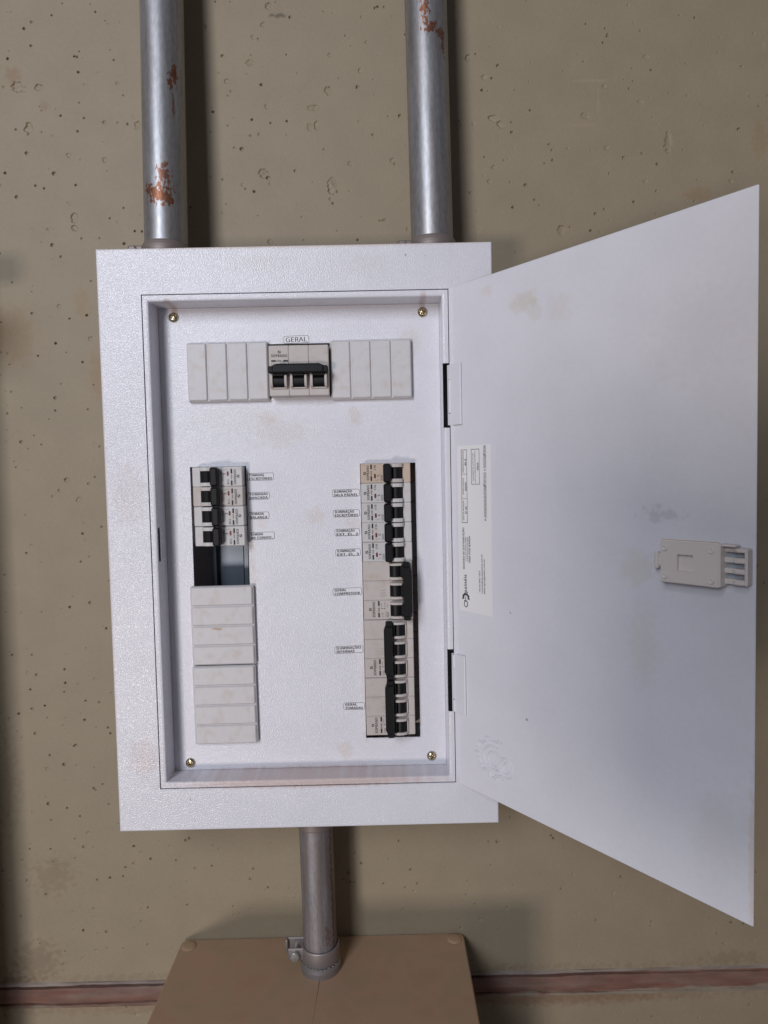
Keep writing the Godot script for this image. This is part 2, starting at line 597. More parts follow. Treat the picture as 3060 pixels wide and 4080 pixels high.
# ------------------------------------------------------------------ the wall
func wall() -> void:
	pit_list()
	for i in 1500:
		var r: float = 0.45 + 0.75 * pow(rng.randf(), 2.2)
		pits.append([rng.randf_range(-350, 510), rng.randf_range(-550, 560), r * rng.randf_range(0.8, 1.25), r, rng.randf_range(0.12, 1.0)])
	for i in 130:
		var r: float = 0.8 + 0.7 * pow(rng.randf(), 2.0)
		pits.append([rng.randf_range(-350, 510), rng.randf_range(-550, 560), r * rng.randf_range(0.75, 1.3), r, rng.randf_range(0.3, 1.0)])
	var c := 8.0
	var cells := {}
	var ragged := noise(77, 0.35, 2)
	for k in pits.size():
		var p: Array = pits[k]
		var reach: float = maxf(p[2], p[3]) * 1.5 + 0.6
		for i in range(floori((p[0] - reach) / c), floori((p[0] + reach) / c) + 1):
			for j in range(floori((p[1] - reach) / c), floori((p[1] + reach) / c) + 1):
				var key := Vector2i(i, j)
				if not cells.has(key):
					cells[key] = []
				cells[key].append(k)
	var depth := func(x: float, y: float, list: Array) -> float:
		var d := 0.0
		for k in list:
			var p: Array = pits[k]
			var rx: float = p[2]
			var ry: float = p[3]
			var big := rx > 1.9 or ry > 1.9
			var q := Vector2((x - p[0]) / rx, (y - p[1]) / ry)
			var r := q.length() + (0.42 if big else 0.16) * ragged.get_noise_2d(x * (0.5 if big else 1.6) + k * 7.0, y * (0.5 if big else 1.0))
			if r >= 1.0:
				continue
			var m := minf(rx, ry)
			var e: float
			if big:      # a blister whose thin skin has broken away: steep rim, uneven floor
				e = minf(m * 0.42, 1.5) * smoothstep(1.0, 0.78, r) * (0.8 + 0.5 * ragged.get_noise_2d(x * 0.25, y * 0.25 + k))
			else:
				e = m * (2.6 if m < 1.1 else 1.3) * minf(1.0, 1.5 * sqrt(1.0 - r * r))
			d = maxf(d, e * p[4])
		return d
	var stain := Rect2(-360, -560, 880, 1120)
	var w := mb(Vector3.ZERO, Transform3D(), stain)
	var i0 := -45; var i1 := 65
	var band0 := -492.0; var band1 := -464.0
	for part_ in [[band1, 568.0], [-576.0, band0]]:
		var j := floori(part_[0] / c)
		var ys := []
		var y: float = part_[0]
		while y < part_[1] - 0.01:
			var next: float = minf((floorf(y / c + 0.001) + 1.0) * c, part_[1])
			ys.append([y, next])
			y = next
		for row in ys:
			var jj := floori(row[0] / c + 0.001)
			var i := i0
			while i < i1:
				var x := i * c
				var list: Array = cells.get(Vector2i(i, jj), [])
				if list.is_empty():
					# run flat cells of one row together
					var e := i + 1
					while e < i1 and not cells.has(Vector2i(e, jj)):
						e += 1
					flat(w, x, e * c, row[0], row[1])
					i = e
					continue
				var m := 15
				var grid := []
				for a in range(-1, m + 2):
					var col := PackedFloat32Array()
					for b in range(-1, m + 2):
						col.append(WALL_Z - depth.call(x + c * a / m, row[0] + (row[1] - row[0]) * b / m, list))
					grid.append(col)
				var hx := c / m
				var hy: float = (row[1] - row[0]) / m
				for a in m:
					for b in m:
						var p := []
						var nn := []
						for o in [[0, 0], [1, 0], [1, 1], [0, 1]]:
							var u: int = a + o[0]
							var v: int = b + o[1]
							p.append(Vector3(x + hx * u, row[0] + hy * v, grid[u + 1][v + 1]))
							nn.append(Vector3(-(grid[u + 2][v + 1] - grid[u][v + 1]) / (2.0 * hx), -(grid[u + 1][v + 2] - grid[u + 1][v]) / (2.0 * hy), 1.0).normalized())
						w.tris(p[0], p[1], p[2], nn[0], nn[1], nn[2])
						w.tris(p[0], p[2], p[3], nn[0], nn[2], nn[3])
				i += 1
	flat(w, -2500, i0 * c, -2500, 2500)
	flat(w, i1 * c, 2500, -2500, 2500)
	flat(w, i0 * c, i1 * c, 568, 2500)
	flat(w, i0 * c, i1 * c, -2500, -576)
	var m := mat("painted_concrete", lin(0.31, 0.252, 0.172), 0.6)
	m.uv1_triplanar = true
	m.uv1_scale = Vector3.ONE * 7.0
	m.heightmap_enabled = true
	m.heightmap_texture = noise_tex(noise(14, 0.06, 5), 1024)
	m.heightmap_scale = 0.012
	m.detail_enabled = true
	m.detail_blend_mode = BaseMaterial3D.BLEND_MODE_MUL
	m.detail_uv_layer = BaseMaterial3D.DETAIL_UV_2
	var ochre := Color(0.95, 0.72, 0.48)
	var dark := Color(0.62, 0.56, 0.5)
	var chalk := Color(1.22, 1.2, 1.18)
	m.detail_albedo = stain_tex(stain, 704, 896, [
		[-290, 205, 24, 30, ochre, 0.3], [-205, 165, 14, 26, ochre, 0.4], [-222, 236, 9, 16, ochre, 0.3], [-280, 455, 8, 8, Color(0.85, 0.6, 0.45), 0.5], [-250, 425, 5, 5, Color(0.8, 0.6, 0.5), 0.4], [390, 330, 14, 7, ochre, 0.35], [452, 380, 8, 20, ochre, 0.3],
		[-278, -350, 22, 20, dark, 0.35, 1.1], [-300, -440, 26, 22, dark, 0.5, 0.9], [-330, -470, 30, 18, Color(0.5, 0.42, 0.4), 0.6, 0.9], [-322, -250, 14, 60, dark, 0.3, 0.9],
		[0, -461, 420, 4.5, Color(0.72, 0.6, 0.52), 0.3, 1.2], [0, -494, 420, 7, Color(0.8, 0.58, 0.48), 0.4, 0.8], [430, -455, 30, 8, Color(0.7, 0.62, 0.55), 0.35, 1.2], [250, -495, 130, 8, Color(0.75, 0.54, 0.47), 0.5, 0.7],
		[285, 440, 20, 1.2, chalk, 0.8, 0.3], [292, 422, 1.2, 16, chalk, 0.5, 0.3], [278, 398, 12, 1.1, chalk, 0.7, 0.3], [455, 470, 2, 6, chalk, 0.5], [-20, 507, 7, 2, Color(0.4, 0.38, 0.36), 0.8, 1.2]], 41, 0.07, Color(0.94, 0.94, 0.94))
	var o := part("wall", self, [[w, m]])
	o.set_meta("kind", "structure")
	joint(o)


func flat(w: MB, x0: float, x1: float, y0: float, y1: float) -> void:
	w.quad(Vector3(x0, y0, WALL_Z), Vector3(x1, y0, WALL_Z), Vector3(x1, y1, WALL_Z), Vector3(x0, y1, WALL_Z), Vector3(0, 0, 1))


# the horizontal joint between two wall panels, filled and smeared with red earth
func joint(parent: Node) -> void:
	var a := Rect2(-360, -496, 880, 36)
	var b := mb(Vector3.ZERO, Transform3D(), a)
	var rough := noise(55, 0.05, 4)
	var slow := noise(56, 0.008, 2)
	var prof := [[0.0, 0.0], [0.6, 1.3], [2.6, 1.6], [3.4, 0.6], [3.9, -5.0], [6.2, -5.0], [6.8, 0.2], [8.5, 1.0], [12.0, 1.5], [17.0, 1.7], [21.0, 1.1], [22.6, 0.2], [23.2, -2.2], [24.4, -2.2], [25.0, 0.0], [26.4, 0.5], [28.0, 0.0]]
	var xs := []
	for i in 221:
		xs.append(-360.0 + i * 4.0)
	xs.push_front(-2500.0)
	xs.append(2500.0)
	for i in xs.size() - 1:
		for k in prof.size() - 1:
			var p := []
			for o in [[0, 0], [1, 0], [1, 1], [0, 1]]:
				var x: float = xs[i + o[0]]
				var q: Array = prof[k + o[1]]
				var wob := 0.0 if q[0] == 0.0 or q[0] == 28.0 else 1.1 * slow.get_noise_2d(x, q[0] * 3.0) + 0.5 * rough.get_noise_2d(x, q[0] * 5.0)
				var calm: float = clampf(1.0 - (x - 180.0) / 260.0, 0.25, 1.0)
				p.append(Vector3(x, -464.0 - q[0] + wob, WALL_Z + (q[1] * calm + 0.9 * rough.get_noise_2d(x * 0.6, q[0] * 8.0) * (0.0 if q[0] == 0.0 or q[0] == 28.0 else 1.0))))
			b.quad(p[0], p[1], p[2], p[3], Vector3(0, 0, 1))
	# where the red earth lies
	var n1 := noise(57, 0.02, 4)
	var w := 1024
	var h := 64
	var px := PackedFloat32Array()
	px.resize(w * h * 3)
	for j in h:
		var y := a.end.y - (j + 0.5) * a.size.y / h
		for i in w:
			var x := a.position.x + (i + 0.5) * a.size.x / w
			var t := -464.0 - y
			var k := smoothstep(3.0, 5.0, t) * smoothstep(28.5, 24.0, t + 5.0 * n1.get_noise_2d(x, y * 2.0) + clampf((x - 150.0) / 60.0, 0.0, 4.0))
			var c := Color(0.27, 0.22, 0.165).lerp(Color(0.19, 0.085, 0.06), clampf(k * (0.85 + 0.35 * n1.get_noise_2d(x * 0.5, y * 5.0)), 0, 1))
			if t < 3.2:
				c = Color(0.24, 0.19, 0.16).lerp(Color(0.3, 0.25, 0.22), clampf(0.5 + n1.get_noise_2d(x, y * 4.0), 0, 1))
			c = c.lerp(Color(0.23, 0.19, 0.19), clampf(0.35 * smoothstep(10.0, 6.0, absf(t - 8.0)) * (0.3 + 1.2 * n1.get_noise_2d(x * 0.4 + 300.0, 3.0)), 0, 1))
			var q := 0.92 + 0.22 * n1.get_noise_2d(x * 1.2, y * 4.0)
			var z := (j * w + i) * 3
			px[z] = c.r * q; px[z + 1] = c.g * q; px[z + 2] = c.b * q
	var m := mat("red_earth", Color.WHITE, 0.85)
	m.detail_enabled = true
	m.detail_blend_mode = BaseMaterial3D.BLEND_MODE_MUL
	m.detail_uv_layer = BaseMaterial3D.DETAIL_UV_2
	m.detail_albedo = floats_tex(px, w, h)
	part("panel_joint", parent, [[b, m]])


func unseen_pillar() -> void:  # stands out of view, placed to darken the left edge of the wall
	var o := thing("unseen_pillar", Vector3(-412, -560, WALL_Z), "unseen concrete post with a small bracket, out of view, placed to shade the left wall edge", "unseen_pillar")
	var b := mb(Vector3(-412, -560, WALL_Z))
	b.box(Vector3(-480, -560, WALL_Z - 5), Vector3(-345, 300, 15), 4)
	part("shaft", o, [[b, M.painted_concrete]])
	b = mb(Vector3(-412, -560, WALL_Z))
	b.box(Vector3(-350, 222, -4), Vector3(-316, 245, 12), 2)  # also out of view, placed to darken a patch high on the left
	part("bracket", o, [[b, M.lug_zinc]])


# unseen panels standing in for the camera holder, shaped to shade the board's door
func unseen_shade_panels() -> void:
	var at := Vector3(150, -1500, 745)
	var o := thing("unseen_shade_panels", at, "unseen sheet panels behind the camera, placed to shade the board door", "shade_panel")
	var b := mb(at)
	b.box(Vector3(-110, 215, 742), Vector3(520, 390, 748), 1)
	part("sheet", o, [[b, M.plain_paint]])
	b = mb(at)
	b.box(Vector3(-140, -360, 742), Vector3(520, -130, 748), 1)
	part("sheet", o, [[b, M.plain_paint]])
	for x in [[490, 520]]:
		b = mb(at)
		b.box(Vector3(x[0], -1500, 730), Vector3(x[1], 395, 741.8), 2)
		part("upright", o, [[b, M.lug_zinc]])


func junction_box() -> void:
	var at := Vector3(0, -720, WALL_Z)
	var o := thing("junction_box", at, "tan painted steel junction box below the white board, conduit entering its top", "junction box")
	var lay := Transform3D(Basis(Vector3(1, 0, 0), Vector3(0, 0, -1), Vector3(0, 1, 0)), Vector3.ZERO)
	var b := mb(at, lay)
	b.prism(round_rect(-146, 147, -78, 89.5, 7, 6), -720, -420.8, 1.2)
	part("shell", o, [[b, M.steel_tan]])
	for p in [[-136.5, -79.0], [136.5, -80.5]]:
		b = mb(at, Transform3D(Basis(), Vector3(p[0], -420.8, p[1])))
		b.lathe([Vector2(7.6, -0.2), Vector2(7.4, 0.5), Vector2(6.6, 1.0), Vector2(5.2, 1.5), Vector2(2.5, 1.8), Vector2(0, 1.9)], 32)
		part("screw_cap", o, [[b, M.steel_tan]])
	b = mb(at)
	var pts := [Vector2(2.2, -27.5), Vector2(2.0, -18), Vector2(1.6, -10), Vector2(1.4, 0), Vector2(0.8, 16), Vector2(0.5, 40)]
	for i in pts.size() - 1:
		var w: float = [0.55, 0.4, 0.3, 0.22, 0.16][i]
		b.quad(Vector3(pts[i].x - w / 2, -420.72, pts[i].y), Vector3(pts[i].x + w / 2, -420.72, pts[i].y), Vector3(pts[i + 1].x + w / 2, -420.72, pts[i + 1].y), Vector3(pts[i + 1].x - w / 2, -420.72, pts[i + 1].y), Vector3(0, 1, 0))
	part("paint_crack", o, [[b, M.crack]])


# ------------------------------------------------------------------ the distribution board
func board() -> void:
	var at := Vector3(0, -257, WALL_Z)
	var o := thing("distribution_board", at, "white powder coated electrical distribution board with its door swung open to the right", "distribution board")
	var b := mb(at)
	b.rings([[-170.5, 170.5, 257, -257, -14], [-170.5, 170.5, 257, -257, -1.4], [-170.2, 170.2, 256.7, -256.7, -0.6], [-169.7, 169.7, 256.2, -256.2, -0.15], [-168.9, 168.9, 255.4, -255.4, 0], [-132.9, 132.4, 217.7, -218.8, 0], [-132.9, 132.4, 217.7, -218.8, -1.6], [-150, 150, 237, -237, -1.6]])
	part("frame", o, [[b, M.frame_paint]])
	b = mb(at)
	b.rings([[-150, 150, 237, -237, -1.7], [-150, 150, 237, -237, -89]])
	b.quad(Vector3(-150, -237, -88.9), Vector3(150, -237, -88.9), Vector3(150, 237, -88.9), Vector3(-150, 237, -88.9), Vector3(0, 0, 1))
	part("housing", o, [[b, M.plain_paint]])
	# the turned-in rim round the opening
	b = mb(at)
	var prof := [[0.6, -3.0], [0.6, -1.1], [3.8, -1.1], [4.9, -1.3], [5.5, -1.75], [5.8, -2.5], [5.8, -3.4], [5.8, -8.4], [6.2, -25.0]]
	var open_ := [-132.9, 132.4, 217.7, -218.8]
	for k in prof.size() - 1:
		var p0: Array = prof[k]
		var p1: Array = prof[k + 1]
		for side in 4:
			var gaps := []
			if side == 1 and k < 5:
				gaps = [[154.1, 98.2], [-97.9, -154.0]]
			if side == 3 and k == 6:
				gaps = [[15.4, -14.4]]
			var runs := []
			var from := 1000.0
			for q in gaps:
				runs.append([from, q[0]])
				from = q[1]
			runs.append([from, -1000.0])
			for r in runs:
				var q := []
				for e in [[p0, r[0]], [p0, r[1]], [p1, r[1]], [p1, r[0]]]:
					var d: float = e[0][0]
					var lo := Vector2(open_[0] + d, open_[3] + d)
					var hi := Vector2(open_[1] - d, open_[2] - d)
					if side == 1 or side == 3:
						q.append(Vector3(hi.x if side == 1 else lo.x, clampf(e[1], lo.y, hi.y), e[0][1]))
					else:
						q.append(Vector3(lo.x if e[1] > 0 else hi.x, hi.y if side == 0 else lo.y, e[0][1]))
				b.quad(q[0], q[1], q[2], q[3], [Vector3(0, -1, 0.8), Vector3(-1, 0, 0.8), Vector3(0, 1, 0.8), Vector3(1, 0, 0.8)][side] if k > 0 else [Vector3(0, 1, 0), Vector3(1, 0, 0), Vector3(0, -1, 0), Vector3(-1, 0, 0)][side])
	part("inner_rim", o, [[b, M.frame_paint]])
	b = mb(at)
	b.sheet(Vector2(-126.6, -212.5), Vector2(126.1, 211.4), [Rect2(-28.7, 130.1, 55.7, 48.1), Rect2(-103.0, -186.0, 51.2, 255.0), Rect2(51.8, -186.1, 50.6, 255.0)], -26.4, PLATE_Z)
	part("cover_plate", o, [[b, M.frame_paint]])
	for y in [-82.0]:
		rail(o, at, Vector3(-77.5, 110, -63), Vector3(-77.5, -200, -63))
	rail(o, at, Vector3(74.5, 110, -63), Vector3(74.5, -200, -63))
	rail(o, at, Vector3(-110, 152.5, -63), Vector3(110, 152.5, -63))
	var spots := [[-112.8, 203.6, 25.0, "brassy cross head screw at the upper left of the cover plate"], [111.4, 204.0, 70.0, "darker cross head screw at the upper right of the cover plate"], [-112.1, -205.6, 35.0, "greenish brass cross head screw at the lower left of the cover plate"], [112.6, -204.2, 80.0, "coppery cross head screw at the lower right of the cover plate"]]
	for s in spots:
		screw(o, at, s)
	stickers(o, at)
	door(o, at)


func rail(o: Node, at: Vector3, p: Vector3, q: Vector3) -> void:
	var d := (q - p).normalized()
	var side := d.cross(Vector3(0, 0, 1))
	var b := mb(at)
	var prof := [[-17.5, 0.0], [-13.6, 0.0], [-12.6, -1.0], [-12.6, -7.0], [12.6, -7.0], [12.6, -1.0], [13.6, 0.0], [17.5, 0.0]]
	for i in prof.size() - 1:
		var a: Vector3 = side * prof[i][0] + Vector3(0, 0, prof[i][1])
		var c: Vector3 = side * prof[i + 1][0] + Vector3(0, 0, prof[i + 1][1])
		b.quad(p + a, p + c, q + c, q + a, Vector3(0, 0, 1) - side * signf(prof[i][0] + prof[i + 1][0]) * (0.0 if prof[i][1] == prof[i + 1][1] else 4.0))
	part("mounting_rail", o, [[b, M.zinc]])


func screw(o: Node, at: Vector3, s: Array) -> void:
	# a domed head with a cross recess pressed into it
	var b := mb(at, Transform3D(Basis(Vector3.BACK, deg_to_rad(s[2])), Vector3(s[0], s[1], PLATE_Z)))
	var dome := func(x: float, y: float) -> float:
		var r := sqrt(x * x + y * y) / 4.5
		var z := 3.1 * sqrt(maxf(0.0, 1.0 - 0.92 * r * r)) - 0.3
		var arm := maxf(minf(1.0 - smoothstep(0.42, 0.75, absf(x)), 1.0 - smoothstep(2.1, 2.6, absf(y))), minf(1.0 - smoothstep(0.42, 0.75, absf(y)), 1.0 - smoothstep(2.1, 2.6, absf(x))))
		return z - 2.2 * arm
	var nr := 22
	var na := 56
	var P := func(i: int, j: int) -> Vector3:
		var r := 4.5 * i / nr
		var f := TAU * j / na
		return Vector3(r * cos(f), r * sin(f), dome.call(r * cos(f), r * sin(f)))
	var N := func(p: Vector3) -> Vector3:
		var e := 0.12
		return Vector3(-(dome.call(p.x + e, p.y) - dome.call(p.x - e, p.y)) / (2 * e), -(dome.call(p.x, p.y + e) - dome.call(p.x, p.y - e)) / (2 * e), 1.0).normalized()
	for i in nr:
		for j in na:
			var q := [P.call(i, j), P.call(i + 1, j), P.call(i + 1, j + 1), P.call(i, j + 1)]
			b.tris(q[0], q[1], q[2], N.call(q[0]), N.call(q[1]), N.call(q[2]))
			if i > 0:
				b.tris(q[0], q[2], q[3], N.call(q[0]), N.call(q[2]), N.call(q[3]))
	for j in na:
		var q0: Vector3 = P.call(nr, j)
		var q1: Vector3 = P.call(nr, j + 1)
		b.quad(q0, q1, Vector3(q1.x, q1.y, 0), Vector3(q0.x, q0.y, 0), Vector3(q0.x, q0.y, 0))
	part("screw", o, [[b, M.brass]], s[3])


func stickers(o: Node, at: Vector3) -> void:
	var list := [
		["GERAL", "", -14.4, 8.5, 178.5, 185.3, 1.3, "white label above the main breaker reading GERAL"],
		["TOMADAS", "ESCRITÓRIO", -51.2, -26.8, 55.5, 62.4, 0.2, "white label reading TOMADAS ESCRITÓRIO"],
		["TOMADAS", "BANCADA", -51.2, -31.2, 38.1, 45.0, 0.9, "white label reading TOMADAS BANCADA"],
		["TOMADA", "BALANÇA", -51.0, -32.1, 20.3, 26.9, 0.4, "white label reading TOMADA BALANÇA"],
		["TOMADA", "AR CONDIC.", -51.2, -27.6, 1.4, 8.4, 0.9, "white label reading TOMADA AR CONDIC."],
		["ILUMNAÇÃO", "SALA PAINEL", 25.8, 51.0, 39.0, 45.9, 0.6, "white label reading ILUMNAÇÃO SALA PAINEL"],
		["ILUMNAÇÃO", "ESCRITÓRIO", 26.2, 50.6, 20.5, 27.2, 0.3, "white label reading ILUMNAÇÃO ESCRITÓRIO"],
		["ILUMNAÇÃO", "EXT. EL. 2", 27.3, 50.4, 3.1, 9.7, 0.6, "white label reading ILUMNAÇÃO EXT. EL. 2"],
		["ILUMNAÇÃO", "EXT. EL. 3", 27.6, 50.7, -15.4, -8.8, 1.0, "white label reading ILUMNAÇÃO EXT. EL. 3"],
		["GERAL", "COMPRESSOR", 24.2, 51.0, -51.7, -44.8, 1.2, "white label reading GERAL COMPRESSOR"],
		["ILUMINAÇÕES", "INTERNAS", 24.6, 50.9, -105.7, -98.8, 1.1, "white label reading ILUMINAÇÕES INTERNAS"],
		["GERAL", "TOMADAS", 31.4, 51.2, -158.9, -152.1, -0.3, "white label reading GERAL TOMADAS"]]
	var share_of := {"GERAL": 0.41, "TOMADAS": 0.74, "TOMADA": 0.64, "ILUMNAÇÃO": 0.76, "ILUMINAÇÕES": 0.88}
	for s in list:
		var mid := Vector3((s[2] + s[3]) / 2.0, (s[4] + s[5]) / 2.0, PLATE_Z)
		var hw: float = (s[3] - s[2]) / 2.0
		var hh: float = (s[5] - s[4]) / 2.0
		var xf := Transform3D(Basis(Vector3.BACK, deg_to_rad(s[6])), mid)
		var paper := mb(at, xf)
		paper.prism(round_rect(-hw, hw, -hh, hh, 1.7), 0.02, 0.16, 0.0, false)
		var p := part("sticker", o, [[paper, M.clear_label]], s[7])
		var ink := mb(at, xf)
		outline(ink, round_rect(-hw + 0.05, hw - 0.05, -hh + 0.05, hh - 0.05, 1.7), round_rect(-hw + 0.36, hw - 0.36, -hh + 0.36, hh - 0.36, 1.4), 0.21)
		for shift in [-0.05, 0.05]:          # heavy strokes
			if s[1] == "":
				text(ink, s[0], -hw * 0.83 + shift, hw * 0.83 + shift, -hh * 0.62, 4.2, 0.21 + shift * 0.05)
				continue
			var wide: float = 2.0 * hw - 3.4
			var chars := maxi(s[0].length(), s[1].length())
			text(ink, s[0], -hw + 1.7 + shift, -hw + 1.7 + shift + wide * minf(1.0, s[0].length() / float(chars) * (0.93 if s[0].length() < chars else 1.0)), 0.45, 2.25, 0.21 + shift * 0.05, true)
			text(ink, s[1], -hw + 1.7 + shift, -hw + 1.7 + shift + wide * minf(1.0, s[1].length() / float(chars)), -2.8, 2.25, 0.21 + shift * 0.05, true)
		part("lettering", p, [[ink, M.ink]])


func door(o: Node, at: Vector3) -> void:
	var a := deg_to_rad(DOOR_TURN)
	var e := Vector3(sin(a), 0, cos(a))
	var xf := Transform3D(Basis(e, Vector3.UP, Vector3(-e.z, 0, e.x)), HINGE)
	var zone := Rect2(-10, -230, 270, 460)
	var nb := func() -> MB:
		var q := mb(at, xf, zone)
		q.own = true
		return q
	var b: MB = nb.call()
	b.box(Vector3(-1.5, -219.8, -1.6), Vector3(251.9, 218.9, 0), 0.55)
	for r in [[218.6, 154.5], [99.0, -100.5], [-155.5, -219.4]]:
		b.wire([Vector3(-2.0, r[0], -1.6), Vector3(-2.0, r[1], -1.6)], 2.1, 14)
	var d := part("door", o, [[b, M.door_paint]])
	# hinge leaves welded to the inside of the door
	for h in [[100.4, 152.6, [[111.0, 139.6]]], [-154.2, -101.9, [[-114.4, -103.0], [-154.0, -143.4]]]]:
		b = nb.call()
		var cuts := []
		for k in h[2]:
			cuts.append(Rect2(-5.0, k[0] - 0.6, 3.9, k[1] - k[0] + 1.2))
		b.sheet(Vector2(-5.8, h[0]), Vector2(9.3, h[1]), cuts, 0.15, 2.2)
		b.wire([Vector3(9.4, h[0], 1.2), Vector3(9.4, h[1], 1.2)], 1.05, 12)
		for k in h[2]:
			b.wire([Vector3(-3.1, k[0], 1.4), Vector3(-3.1, k[1], 1.4)], 1.9, 14)
			b.box(Vector3(-5.7, k[0], -0.4), Vector3(-1.5, k[1], 1.6), 0.1)
		part("hinge_leaf", d, [[b, M.door_paint]])
	# rating plate sticker: read from the bottom of the door to the top
	b = nb.call()
	b.prism(PackedVector2Array([Vector2(3.1, -62.0), Vector2(42.2, -62.3), Vector2(42.7, 81.6), Vector2(3.2, 81.8)]), 0.02, 0.2, 0.0, false)
	var ink := mb(at, xf * Transform3D(Basis(Vector3.BACK, PI / 2), Vector3(0, 0, 0.26)))
	rating(ink)
	part("rating_sticker", d, [[b, M.paper], [ink, M.ink]], "white rating label on the inside of the door reading QUADRO DE DISTRIBUIÇÃO")
	latch(d, nb, at, xf)
	# emblem pressed through from the front: half a cog round a hook, and a ring
	b = nb.call()
	var cog := []
	for i in 61:
		var f := lerpf(0.36, 1.66, i / 60.0) * PI
		var tooth: float = 1.0 if (i % 10) < 4 else 0.0
		var r := 14.5 + 2.6 * tooth
		cog.append(Vector3(42.0 + cos(f) * r * 1.25, -183.0 + sin(f) * r, 0.05))
	b.wire(cog, 1.1, 6)
	var inner := []
	for i in 31:
		var f := lerpf(0.4, 1.6, i / 30.0) * PI
		inner.append(Vector3(42.0 + cos(f) * 12.5, -183.0 + sin(f) * 10.0, 0.05))
	b.wire(inner, 1.0, 6)
	var hook := []
	for i in 25:
		var f := lerpf(0.2, 1.55, i / 24.0) * PI
		hook.append(Vector3(43.0 + cos(f) * 8.0, -183.5 + sin(f) * 6.0, 0.05))
	b.wire(hook, 0.9, 6)
	for r in [[7.0, 8.2], [3.6, 4.6]]:
		var ring := []
		for i in 28:
			var f := TAU * i / 28.0
			ring.append(Vector3(55.5 + cos(f) * r[0], -187.5 + sin(f) * r[1], 0.05))
		b.wire(ring, 0.9, 6, true)
	part("pressed_emblem", d, [[b, M.door_paint]])


# in these axes x runs along the reading direction (up the door) and y towards the hinge
func rating(b: MB) -> void:
	var z := 0.0
	frame2(b, 15.2, 78.4, -14.8, -7.8, 0.45, z)
	bar2(b, 36.0, 36.3, -14.5, -8.1, z)
	bar2(b, 57.2, 57.5, -14.5, -8.1, z)
	text(b, "GRAU DE PROTEÇÃO", 17.5, 34.5, -10.6, 1.3, z, true)
	text(b, "IP 40", 23.0, 29.5, -14.0, 1.9, z, true)
	text(b, "TENSÃO MÁXIMA", 39.5, 54.0, -10.6, 1.3, z, true)
	text(b, "660V", 43.0, 50.5, -14.0, 1.9, z, true)
	text(b, "CORRENTE MÁXIMA (RMS) EM CADA", 58.5, 77.5, -9.6, 0.8, z, true)
	text(b, "EXTREMIDADE DAS DERIVAÇÕES", 58.8, 77.0, -11.1, 0.8, z, true)
	text(b, "40 A", 64.5, 70.5, -14.0, 1.9, z, true)
	frame2(b, 48.4, 78.4, -29.6, -20.0, 0.45, z)
	text(b, "Capacidade de curto-circuito", 51.5, 75.0, -22.6, 1.2, z, true)
	text(b, "(com os disjuntores instalados):", 50.0, 76.5, -25.0, 1.2, z, true)
	text(b, "10kA", 60.0, 66.8, -28.6, 2.0, z, true)
	for k in 12:
		text(b, "%02d" % (k + 1), 21.4 + k * 3.1, 23.6 + k * 3.1, -36.6, 1.7, z, true)
		bar2(b, 20.9 + k * 3.1, 21.1 + k * 3.1, -37.1, -34.4, z)
	frame2(b, 20.9, 58.3, -37.2, -34.3, 0.22, z)
	text(b, "M:", 18.0, 20.3, -36.6, 1.7, z, true)
	text(b, "A:", 59.6, 61.6, -36.6, 1.7, z, true)
	for k in 6:
		text(b, str(21 + k), 62.6 + k * 3.1, 64.8 + k * 3.1, -36.6, 1.7, z, true)
		bar2(b, 62.1 + k * 3.1, 62.3 + k * 3.1, -37.1, -34.4, z)
	frame2(b, 62.1, 80.8, -37.2, -34.3, 0.22, z)
	line2(b, Vector2(45.9, -37.4), Vector2(48.2, -33.4), 0.45, z + 0.03)
	line2(b, Vector2(71.4, -37.2), Vector2(74.3, -34.2), 0.5, z + 0.03)
	text(b, "QUADRO DE DISTRIBUIÇÃO", -25.4, 11.0, -10.4, 2.1, z, true)
	text(b, "Corrente Máxima (RMS)", -17.5, 2.8, -12.7, 1.3, z, true)
	text(b, "no barramento principal:", -18.5, 3.0, -14.8, 1.3, z, true)
	text(b, "100A POR BARRA", -19.5, 4.0, -17.6, 2.0, z, true)
	text(b, "painéis", -45.5, -29.8, -12.6, 3.3, z, true)
	text(b, "+55 44 3562 1623", -43.5, -25.0, -28.9, 1.6, z, true)
	text(b, "contato@opcaopaineis.com.br", -44.0, -10.5, -31.8, 1.6, z, true)
	text(b, "www.opcaopaineis.com.br", -44.3, -14.5, -34.4, 1.6, z, true)
	# the maker's mark: a ring and half a cog
	for i in 24:
		var f0 := TAU * i / 24.0
		var f1 := TAU * (i + 1) / 24.0
		line2(b, Vector2(-55.5 + cos(f0) * 2.6, -11.3 + sin(f0) * 2.0), Vector2(-55.5 + cos(f1) * 2.6, -11.3 + sin(f1) * 2.0), 0.8, z)
	for i in 16:
		var f0 := lerpf(-0.62, 0.62, i / 16.0) * PI
		var f1 := lerpf(-0.62, 0.62, (i + 1) / 16.0) * PI
		line2(b, Vector2(-50.2 + cos(f0) * 3.4, -11.3 + sin(f0) * 3.4), Vector2(-50.2 + cos(f1) * 3.4, -11.3 + sin(f1) * 3.4), 1.7 if i % 3 else 2.8, z)
	line2(b, Vector2(-53.0, -11.0), Vector2(-49.0, -11.0), 0.7, z)
	line2(b, Vector2(-53.0, -13.0), Vector2(-53.0, -9.0), 0.8, z)


